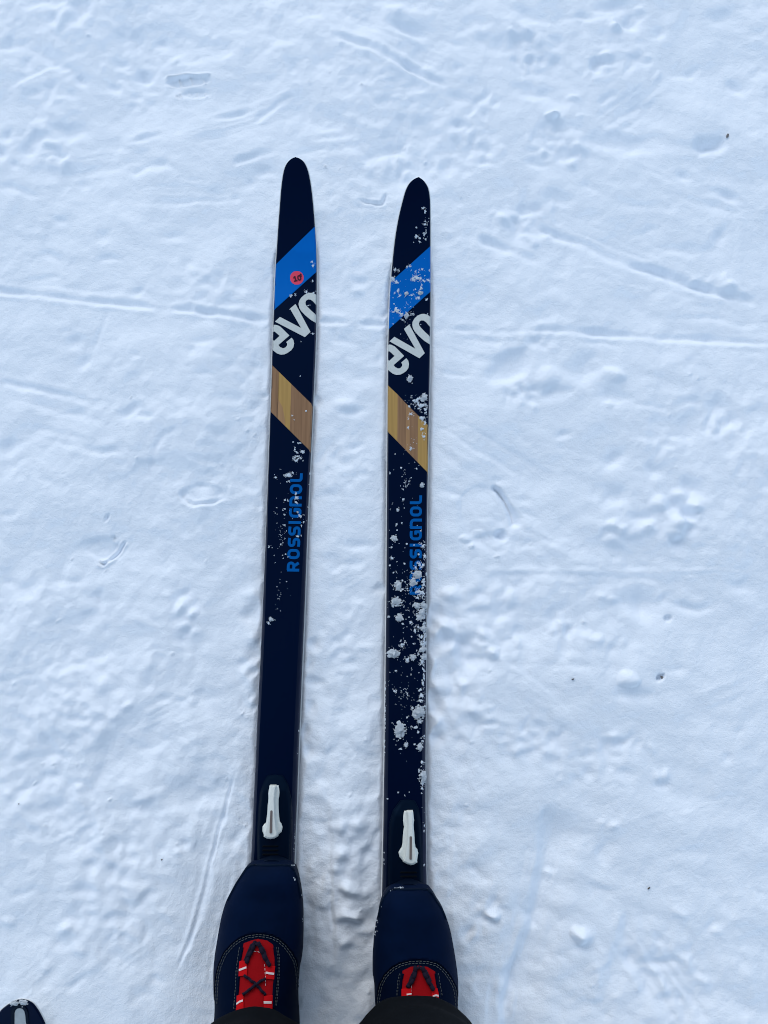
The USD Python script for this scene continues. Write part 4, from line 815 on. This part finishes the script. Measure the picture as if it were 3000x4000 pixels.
boot_R, bootR = build_boot('right navy ski boot, its laces mostly covered by the trouser cuff', BR_L, BR_R, 3470, ARCH_R,
    Z([(640,1300),(740,1250),(850,1235),(960,1250),(1060,1310),(1075,1450),(1110,1600),(1120,2100),(620,2100),(620,1520),(625,1420)]),
    [Z([(623,1530),(752,1518),(758,1900),(625,1900)]), Z([(1015,1535),(1090,1520),(1108,1600),(1112,1900),(1020,1900)])],
    [Z([(690,1585),(755,1575),(755,1592),(692,1602)]), Z([(1028,1608),(1070,1592),(1104,1600),(1106,1622),(1070,1612),(1030,1624)])],
    [], [(Z([(805,1235),(800,1320),(770,1410),(700,1500)]), 15), (Z([(895,1235),(925,1330),(965,1410),(1035,1525)]), 15), (Z([(860,1240),(800,1270),(740,1400),(715,1500)]), 10), (Z([(870,1250),(940,1290),(1000,1420)]), 10)],
    [Z([(598,1335),(578,1430),(568,1540),(566,1640)]), Z([(618,1335),(598,1430),(590,1540),(590,1640)]), Z([(1088,1330),(1103,1430),(1122,1540),(1140,1640)]), Z([(1106,1330),(1120,1430),(1138,1540),(1156,1640)])],
    [Z([(752,1490),(752,1600)])],
    [Z([(640,1330),(620,1420),(610,1530),(605,1680)]), Z([(1068,1330),(1085,1440),(1106,1560),(1125,1690)])])

# ------------------------------------------------------------------ the skier: trousers seen over the boots, the rest above and behind the picture
person = thing('person', 'skier in black trousers standing on the skis, cuffs over the boots', 'person')
def bones(list_, refine=0.02, it=10):
    ms = []
    for (a, ra), (b, rb) in list_:
        sa = m3.Manifold.sphere(ra, 20).translate(a); sb = m3.Manifold.sphere(rb, 20).translate(b)
        ms.append(m3.Manifold.batch_hull([sa, sb]))
    u = m3.Manifold.batch_boolean(ms, m3.OpType.Add).refine_to_length(refine).to_mesh()
    t = trimesh.Trimesh(u.vert_properties[:, :3], u.tri_verts, process=True)
    trimesh.smoothing.filter_taubin(t, iterations=it)
    return t
def leg(hem_c, hem_r, hem_z, knee, hip, seed, tiltf):
    """a trouser leg: rings from the hem up, creased above the cuff"""
    rings = []; ang = np.linspace(0, 2 * math.pi, 96, endpoint=False)
    zs = np.concatenate([[0, .002, .004], np.linspace(.008, .12, 30), np.linspace(.14, 1, 34) * (hip[2] - hem_z)])
    for i, dz in enumerate(zs):
        z = hem_z + dz
        if z < knee[2]:
            q = (z - hem_z) / (knee[2] - hem_z); c = np.array(hem_c) * (1 - q) + np.array(knee[:2]) * q; rx, ry = hem_r[0] * (1 - q) + .088 * q, hem_r[1] * (1 - q) + .094 * q
        else:
            q = (z - knee[2]) / (hip[2] - knee[2]); c = np.array(knee[:2]) * (1 - q) + np.array(hip[:2]) * q; rx, ry = .088 + .024 * q, .094 + .03 * q
        fold = np.exp(-dz / .09)
        p = np.stack([np.cos(ang), np.sin(ang), np.full(96, dz * 14)], -1)
        n = (meshkit.fbm(p * [2.2, 2.2, 1.0] + seed, 3, seed) - .5)
        r = 1 + fold * n * .16 + (.012 * math.sin(dz * 130 + 1) * fold)
        inn = [0.965, .99, 1, ][i] if i < 3 else 1
        x = c[0] + rx * r * inn * np.cos(ang); y = c[1] + ry * r * inn * np.sin(ang)
        zz = z + tiltf * np.sin(ang) * np.exp(-dz / .10) + 0.010 * fold * n
        rings.append(np.stack([x, y, zz], -1))
    inner = [np.stack([c0[:, 0], c0[:, 1], c0[:, 2]], -1) for c0 in rings[:1]]
    a = rings[0]; cc = a.mean(0)
    up = [cc + (a - cc) * [.95, .95, 1] + [0, 0, .10], cc + (a - cc) * [.96, .96, 1] + [0, 0, .004]]
    return outward(loft(up + rings))
HEMS = dict(L=(at(996, 4292, .12)[:2], (.074, .088), .112), R=(at(1626, 4234, .12)[:2], (.073, .088), .112))
hipL, hipR = (-.10, -.56, .92), (.10, -.56, .92)
kneeL = (HEMS['L'][0][0] + .01, -.42, .50); kneeR = (HEMS['R'][0][0] + .02, -.42, .50)
tr = join([leg(*HEMS['L'], kneeL, hipL, 3, .022), leg(*HEMS['R'], kneeR, hipR, 5, .022)])
obj('trousers', tr, M['trouser'], person, smooth=50)
seatm = bones([((hipL, .115), (hipR, .115)), (((0, -.56, .95), .15), ((0, -.56, 1.06), .15))])
obj('trouser_seat', seatm, M['trouser'], person, smooth=True)
jk = bones([(((-.08, -.55, .98), .16), ((-.11, -.43, 1.34), .15)), (((.08, -.55, .98), .16), ((.11, -.43, 1.34), .15)), (((-.12, -.40, 1.38), .11), ((.12, -.40, 1.38), .11)),
            (((-.19, -.39, 1.39), .072), ((-.29, -.34, 1.14), .060)), (((.19, -.39, 1.39), .072), ((.29, -.34, 1.14), .060)), (((-.29, -.34, 1.14), .058), ((-.13, -.16, 1.17), .042)), (((.29, -.34, 1.14), .058), ((.13, -.16, 1.17), .042))])
obj('jacket', jk, M['jacket'], person, smooth=True)
hd = [(((0, -.36, 1.44), .055), ((0, -.30, 1.52), .055)), (((0, -.24, 1.545), .085), ((0, -.25, 1.62), .088)), (((0, -.18, 1.50), .03), ((0, -.22, 1.53), .06)), (((0, -.15, 1.53), .012), ((0, -.155, 1.56), .012))]
for sx in (-1, 1):
    hd += [(((sx * .13, -.16, 1.17), .030), ((sx * .095, -.10, 1.165), .024)), (((sx * .115, -.10, 1.165), .022), ((sx * .075, -.10, 1.165), .022))]
    for k in range(4):
        fx = sx * (.118 - .014 * k); ln = (.030, .036, .034, .028)[k]
        hd += [(((fx, -.09, 1.165), .0085), ((fx - sx * .004, -.09 + ln, 1.160), .008)), (((fx - sx * .004, -.09 + ln, 1.160), .008), ((fx - sx * .012, -.09 + ln + .012, 1.142), .007))]
    hd += [(((sx * .08, -.12, 1.16), .011), ((sx * .055, -.095, 1.158), .009)), (((sx * .055, -.095, 1.158), .009), ((sx * .05, -.07, 1.155), .008))]
    hd += [(((sx * .088, -.255, 1.565), .010), ((sx * .090, -.26, 1.595), .012))]
hd += [(((0, -.36, 1.44), .055), ((0, -.42, 1.36), .09)), (((0, -.42, 1.36), .09), ((0, -.54, 1.0), .12)), (((0, -.54, 1.0), .12), ((0, -.56, .9), .12))]
for sx, kn in ((-1, kneeL), (1, kneeR)):
    hd += [(((0, -.40, 1.38), .06), ((sx * .19, -.39, 1.38), .05)), (((sx * .19, -.39, 1.38), .05), ((sx * .29, -.34, 1.14), .04)), (((sx * .29, -.34, 1.14), .04), ((sx * .13, -.16, 1.17), .030)), (((sx * .09, -.56, .9), .085), (kn, .06)), ((kn, .06), ((kn[0], -.46, .16), .042))]
obj('body', bones(hd, .012, 4), M['skin'], person, smooth=True)
obj('hat', bones([(((0, -.26, 1.62), .098), ((0, -.27, 1.66), .090))]), M['hat'], person, smooth=True)

# ------------------------------------------------------------------ snow lying on the skis and boots
def flakes(spots, place, seed, mean=0.0005, cover=1.0):
    """a heap of tiny flakes for each spot (x, y, rx, ry, density) in photo pixels"""
    g = np.random.default_rng(seed); C, Rr = [], []
    for x, y, rx, ry, dn in spots:
        area = math.pi * rx * ry * (1 / 3300.0) ** 2
        n = max(2, int(cover * dn * area / (mean ** 2 * 1.6)))
        nn = n * 3
        a, q = g.uniform(0, 2 * np.pi, nn), np.abs(g.normal(0, .55, nn)); u, v = q * np.cos(a), q * np.sin(a)
        P = np.stack([u * rx / 7.0 + x * .31, v * ry / 7.0 + y * .17, np.zeros(nn)], -1)
        keep = meshkit.fbm(P * 1.0, 2, seed) > 0.47 + .10 * np.clip(q, 0, 1.2) - 0.10 * (dn > 1.2)
        u, v, q = u[keep][:n], v[keep][:n], q[keep][:n]
        r = mean * g.lognormal(-.12, .38, len(u)) * (1.0 + .25 * (dn > 1.2))
        p = place(x + u * rx, y + v * ry)
        p[:, 2] += r * .3 + g.uniform(0, 1, len(u)) * np.clip(1 - q, 0, 1) * min(rx, ry) / 3300.0 * .32 * min(dn, 1.8)
        C.append(p); Rr.append(r)
    C, Rr = np.vstack(C), np.concatenate(Rr); n = len(C)
    base = np.array([(1, 0, 0), (-1, 0, 0), (0, 1, 0), (0, -1, 0), (0, 0, 1), (0, 0, -1)], float)
    bf = np.array([(0, 2, 4), (2, 1, 4), (1, 3, 4), (3, 0, 4), (2, 0, 5), (1, 2, 5), (3, 1, 5), (0, 3, 5)])
    J = base[None] * g.uniform(.45, 1.35, (n, 6, 1)) + g.normal(0, .12, (n, 6, 3))
    ax = g.normal(0, 1, (n, 4)); ax /= np.linalg.norm(ax, axis=1, keepdims=True); w_, x_, y_, z_ = ax.T
    Rm = np.stack([1 - 2 * (y_ ** 2 + z_ ** 2), 2 * (x_ * y_ - z_ * w_), 2 * (x_ * z_ + y_ * w_), 2 * (x_ * y_ + z_ * w_), 1 - 2 * (x_ ** 2 + z_ ** 2), 2 * (y_ * z_ - x_ * w_), 2 * (x_ * z_ - y_ * w_), 2 * (y_ * z_ + x_ * w_), 1 - 2 * (x_ ** 2 + y_ ** 2)], -1).reshape(n, 3, 3)
    V = np.einsum('nij,nkj->nki', Rm, J) * Rr[:, None, None] + C[:, None]
    return trimesh.Trimesh(V.reshape(-1, 3), (bf[None] + 6 * np.arange(n)[:, None, None]).reshape(-1, 3), process=False)
def clump(x, y, rx, ry, h, place, seed, rot=0.0):
    """one lump of snow: a broken, knobbly heap flat on the ski with flakes at its edge"""
    g = np.random.default_rng(seed); ms = []
    c = place(np.array([x]), np.array([y]))[0]; sx, sy = rx / 3350.0, ry / 3350.0
    for k in range(16):
        a, q = g.uniform(0, 2 * np.pi), math.sqrt(g.uniform(.05, .7)) if k else 0
        r = (.60 if k == 0 else g.uniform(.16, .40))
        s = trimesh.creation.icosphere(4 if k == 0 else 3)
        v = s.vertices.copy(); nn = meshkit.fbm(v * 2.2 + seed * 3.3 + k, 4, seed) - .5
        v *= (1 + 1.5 * nn + .5 * (meshkit.noise(v * 7 + k, seed) - .5))[:, None]
        v = v * [sx * r, sy * r, h * MM * .34 * (.5 + r)] + [q * sx * math.cos(a), q * sy * math.sin(a), h * MM * .12]
        s.vertices = v + c; ms.append(s)
    ms.append(flakes([(x, y, rx * 1.0, ry * 1.0, 2.2)], lambda a, b: place(a, b) + [0, 0, h * MM * .25], seed, .0006))
    return join(ms)
R_SPOTS = [(1653,816,7,7,1),(1662,827,7,11,1),(1626,888,6,4,.9),(1662,875,12,22,.25),(1628,925,9,9,1),(1639,931,7,7,.7),(1661,933,6,6,1),(1640,947,5,5,.9),(1616,947,2,2,1),(1660,915,14,14,.3),(1547,1054,13,11,.6),(1534,1090,10,12,1.5),(1549,1103,18,10,.8),(1600,1046,10,15,.9),(1649,1053,12,8,.8),(1629,1062,12,8,.6),(1660,1037,6,6,.9),(1660,1014,4,6,.9),(1677,1056,6,6,.9),(1631,1087,24,15,1.2),(1613,1092,14,15,.9),(1653,1098,12,10,.8),(1673,1098,13,10,1),(1644,1126,11,16,.9),(1554,1139,11,12,.8),(1622,1132,6,6,1.2),(1608,1155,14,8,.7),(1563,1155,10,9,.7),
    (1595,1165,10,6,.9),(1631,1165,14,8,.9),(1665,1171,7,9,.9),(1540,1187,6,6,.9),(1545,1212,24,17,1.2),(1568,1226,14,12,1),(1610,1228,7,5,.8),(1574,1248,8,5,.7),(1537,1266,5,4,.8),(1670,1226,4,3,.8),(1680,1192,3,3,1.2),(1610,1244,5,3,.8),(1643,1268,2.5,3,.8),(1656,1341,3,3,1),(1631,1563,34,18,.8),(1642,1585,28,20,1.2),(1660,1601,12,18,1),(1606,1617,12,10,.7),(1647,1635,15,14,1.2),(1660,1653,9,10,1),(1599,1590,6,8,.6),(1595,1635,5,10,.4),(1652,1676,13,13,1),(1655,1704,11,11,1),(1594,1670,8,9,.6),(1597,1755,13,8,1),(1608,1749,8,6,.6),(1565,1828,5,5,.9),(1580,1839,5,4,.9),(1627,1831,6,3,.8),(1524,1850,5,5,.9),(1607,1866,2.5,2.5,1.4),(1594,1889,4,5,.9),(1573,1951,8,9,1),(1534,1967,4,5,1),(1554,1992,7,7,1.1),(1550,2049,6,7,.9),(1570,2044,5,3,.8),(1550,2071,5,6,.9),(1529,2139,7,4,.9),(1589,2124,4,3,.8),(1531,2179,8,9,1.2),(1523,2207,4,5,1),(1523,2223,5,5,1),(1542,2237,9,6,.9),(1581,2203,5,3,.8),(1572,2268,6,5,1),(1523,2287,4,8,.8),(1652,2128,11,14,1),(1659,2173,8,14,1),(1657,2210,9,10,1.1),(1633,2210,17,17,1),(1665,2245,6,12,1),(1640,2315,22,13,1.1),(1614,2312,10,8,1),(1630,2331,14,9,1),(1652,2271,9,8,.9),(1637,2166,8,7,.7),(1616,2130,9,4,.4),(1643,2074,4,5,.6),(1660,2086,4,4,.9),(1570,2353,8,5,.9),
    (1542,2366,24,8,.9),(1520,2409,8,3,1),(1630,2392,14,9,1.2),(1605,2433,8,9,.9),(1630,2449,8,8,1.1),(1624,2464,14,8,.9),(1649,2487,16,17,1.1),(1652,2512,13,14,1.1),(1572,2513,17,14,1.1),(1615,2515,5,4,1),(1526,2528,5,7,1),(1592,2577,13,13,1),(1630,2550,10,12,.8),(1648,2585,13,11,1.1),(1654,2613,7,6,1),(1546,2621,6,6,1),(1569,2629,4,2,1),(1652,2667,6,14,1),(1640,2695,7,8,1.1),(1646,2718,11,15,1.2),(1643,2740,10,9,1.2),(1542,2699,7,8,1.1),(1527,2670,8,6,.7),(1615,2768,10,9,.7),(1640,2815,12,13,1),(1624,2841,24,8,.8),(1633,2860,7,5,.8),(1652,2888,8,12,1),(1564,2926,10,4,.9),(1618,2907,6,5,.8),(1648,2977,9,13,1.1),(1637,3012,9,8,.8),(1653,3062,9,15,1.1),(1651,3079,7,7,1),(1646,3098,4,4,1),(1516,3120,5,5,1.3),(1593,3093,6,4,.8),(1554,3096,6,5,.5),(1578,3108,6,4,.4),(1655,3158,8,8,1),(1658,3223,5,9,.9),(1656,3245,4,10,.5),(1657,3380,5,5,1),(1598,3402,10,6,.4),(1557,3448,5,3,1),
    (1585,1900,60,260,.005),(1590,2300,70,260,.008),(1590,2700,70,260,.007),(1590,1200,70,160,.010),(1620,1720,30,60,.02),(1658,2470,7,120,.7),(1656,2640,6,90,.35),(1654,2300,9,70,.5),
    (1506,2690,2.5,60,.5),(1505,2790,2.5,70,.8),(1502,2910,2.5,40,.6),(1500,3350,3,26,.5)]
L_SPOTS = [(1221,1024,9,7,1),(1223,1041,9,9,.9),(1094,1080,3.5,3.5,1),(1221,1097,8,6,.7),(1199,1141,13,7,.9),(1136,1155,8,9,.8),(1154,1151,7,5,.8),(1235,1137,3,3,.8),(1204,1194,8,3,.7),(1221,1303,6,6,1),(1167,1336,8,7,.8),(1224,1145,6,4,.8),(1133,1208,4,2,.7),(1173,1469,3,4,.8),(1196,1606,5,5,.8),(1143,1624,5,4,.8),(1148,1637,4,5,.9),(1146,1727,7,4,.9),(1170,1731,11,5,.9),(1152,1754,9,7,1),(1159,1769,9,7,1),(1181,1765,9,7,.9),(1160,1791,15,14,1.1),(1097,1830,9,5,.9),(1126,1857,21,13,1.2),(1145,1848,9,6,.9),(1078,1865,9,8,1),(1126,1882,7,6,1),(1126,1927,6,6,.8),(1113,1955,7,7,1),(1124,1955,5,6,.7),(1156,1929,6,9,.8),(1158,1947,11,13,1),(1156,1962,6,5,1.5),(1113,1988,8,6,.9),(1122,1995,8,6,1.2),(1111,2010,4,4,.9),(1061,1992,6,3,.8),(1072,2004,5,3,.9),(1165,2004,7,6,.8),(1172,2017,12,9,.9),(1176,2029,6,3,1.5),(1192,2017,8,7,.7),(1188,2038,8,10,.4),(1111,2051,8,5,.5),(1178,2054,6,4,.6),(1165,2096,9,6,.9),(1166,2106,6,4,.5),(1054,2135,9,6,.7),(1097,2126,9,5,.4),(1117,2164,4,5,.8),(1124,2176,4,3,1),(1106,2182,3,3,.9),(1063,2257,2,2,1.2),(1210,1850,4,5,1.4),(1210,1893,3,3,1),(1206,1980,2.5,4,.9),(1086,2341,5,5,.8),(1085,2307,4,3,.6),(1083,2377,2,2,1.2),(1119,2272,2.5,2,1),(1047,2435,9,6,1),(1067,2420,7,7,1),(1100,2080,50,160,.008),(1090,2330,40,90,.005),(1168,2900,3,200,.015),(1150,3270,3,100,.06)]
obj('snow_dust', flakes(L_SPOTS, lambda x, y: ski_L.on_top(x, y), 101, .00056, 1.4), flake_mat, kind='stuff', label='sparse snow flakes sprinkled on the left ski', category='snow')
obj('snow_dust', flakes(R_SPOTS, lambda x, y: ski_R.on_top(x, y), 102, .00058, 1.55), flake_mat, kind='stuff', label='snow flakes and crumbs scattered along the right ski', category='snow')
BT_R = [(x, y, 5, 4, 1) for x, y in resample([(1566,3467),(1540,3470),(1518,3482),(1500,3502),(1488,3530),(1478,3570),(1470,3610),(1464,3650)], 11)] + [(1639,3466,7,5,1.1),(1566,3466,10,4,1)]
BT_L = [(1148,3428,3.5,5,1.1),(1152,3436,4,3,1.1),(1140,3380,8,3,.5),(1178,3500,2,8,.6),(1183,3590,2.5,12,.6)]
obj('snow_dust', flakes(BT_R, lambda x, y: boot_R.on(x, y, .0004), 103), flake_mat, kind='stuff', label='snow crust along the toe edge of the right boot', category='snow')
obj('snow_dust', flakes(BT_L, lambda x, y: boot_L.on(x, y, .0004), 104), flake_mat, kind='stuff', label='few snow flakes on the toe of the left boot', category='snow')
onR, onL, onO = (lambda x, y: ski_R.on_top(x, y)), (lambda x, y: ski_L.on_top(x, y)), (lambda x, y: ski_O.on_top(x, y))
G = 'lumps of snow stuck on the skis'
for i, (x, y, rx, ry, h, pl, lab) in enumerate([
    (1562,2849,22,30,5,onR,'oval snow lump left of centre on the right ski, between lettering and binding'),
    (1637,2784,23,26,5,onR,'largest snow lump at the right edge of the right ski, ahead of the binding'),
    (1652,3034,15,24,4,onR,'snow lump at the right edge of the right ski just in front of the lever'),
    (1539,2553,25,16,4,onR,'wide snow lump at the left edge of the right ski below the blue lettering'),
    (1559,2414,15,15,4,onR,'round snow lump left of centre just below the blue lettering of the right ski'),
    (1545,2347,20,13,3,onR,'snow lump left of the first blue letter on the right ski'),
    (1554,2287,14,17,3,onR,'snow lump beside the lower blue letters near the left edge of the right ski'),
    (1539,2103,13,11,3,onR,'snow lump at the left edge of the right ski beside the middle blue letters'),
    (1614,2274,15,14,4,onR,'snow lump covering a blue letter low on the right ski'),
    (1630,2245,18,14,4,onR,'snow lump over the blue letters towards the right edge of the right ski'),
    (1627,2366,14,11,5,onR,'chunky snow lump right below the first blue letter on the right ski'),
    (1656,2366,16,11,5,onR,'snow lump at the right ski edge level with the end of the lettering'),
    (1649,2392,14,14,5,onR,'snow lump topping the heap along the right edge of the right ski'),
    (1640,2412,14,11,4,onR,'middle snow lump of the heap along the right edge of the right ski'),
    (1656,2455,13,9,5,onR,'smooth bright snow lump at the right edge of the right ski'),
    (1651,2537,14,11,5,onR,'snow lump bridging the heap at the right edge of the right ski'),
    (1656,2566,12,15,4,onR,'lowest snow lump of the heap at the right edge of the right ski'),
    (1613,2566,12,9,4,onR,'small snow lump right of centre on the right ski below the lettering'),
    (1640,2917,10,14,4,onR,'small oval snow lump near the right edge of the right ski, above the binding'),
    (1586,2910,9,8,4,onR,'small round snow lump in the middle of the right ski above the binding'),
    (1601,1481,11,12,4,onR,'lone snow lump between white letters and wood band on the right ski'),
    (1658,1554,13,17,3,onR,'snow lump over the upper corner of the wood band on the right ski'),
    (1588,1235,11,10,4,onR,'snow lump where the blue band ends on the right ski'),
    (1586,1148,9,7,4,onR,'small snow lump on the lower blue band of the right ski, left one'),
    (1642,1146,10,8,4,onR,'small snow lump on the lower blue band of the right ski, right one'),
    (1648,1897,8,8,3,onR,'small snow lump above the blue lettering on the right ski'),
    (1058,2419,7,8,3,onL,'small snow lump on the left ski below the blue lettering'),
    (1566,3466,9,5,3,lambda x, y: at(x, y, .03),'snow lump wedged before the toe of the right boot'),
    (1639,3463,6,7,4,lambda x, y: at(x, y, .028),'small snow lump right of the rubber ribs before the right boot'),
    (56,3917,16,8,5,onO,'snow lump left of the stripe on the tip of the other ski'),
    (94,3913,14,9,5,onO,'snow lump right of the stripe on the tip of the other ski')]):
    obj('snow_lump', clump(x, y, rx, ry, h, pl, 200 + i), clump_mat, smooth=60, label=lab, category='snow lump', group=G)

# ------------------------------------------------------------------ bits lying on the snow
def ground_z(x, y):
    return H[np.searchsorted(YS, y), np.searchsorted(XS, x)]
for i, (px, py, l, w, a, lab) in enumerate([
    (2837,537,20,9,70,'dark bark flake beside the deep hollow at the upper right'), (2232,2652,11,4,20,'tiny dark needle left of the big snow clod'),
    (2590,2648,18,9,-45,'brownish bark flake in a pit right of the big snow clod'), (2533,3468,12,4,40,'thin dark needle on smooth snow at the lower right'), (80,3137,5,3,0,'tiny dark speck on the snow far left'), (636,3354,6,4,30,'small dark crumb left of the ski edge line')]):
    c = at(px, py, 0.0); z = ground_z(c[0], c[1])
    s = trimesh.creation.icosphere(2); v = s.vertices.copy(); v *= (1 + .7 * (meshkit.noise(v * 2.3 + i, i) - .5))[:, None]
    v = v * [l / 3300 / 2, w / 3300 / 2, .0008]; b = math.radians(a); v = np.stack([v[:, 0] * math.cos(b) - v[:, 1] * math.sin(b), v[:, 0] * math.sin(b) + v[:, 1] * math.cos(b), v[:, 2]], -1)
    s.vertices = v + [c[0], c[1], z + .0008]
    obj('bark_bit', s, M['bark_grey' if i in (0, 2) else 'bark'], smooth=40, label=lab, category='bark bit', group='dark bits lying on the snow')
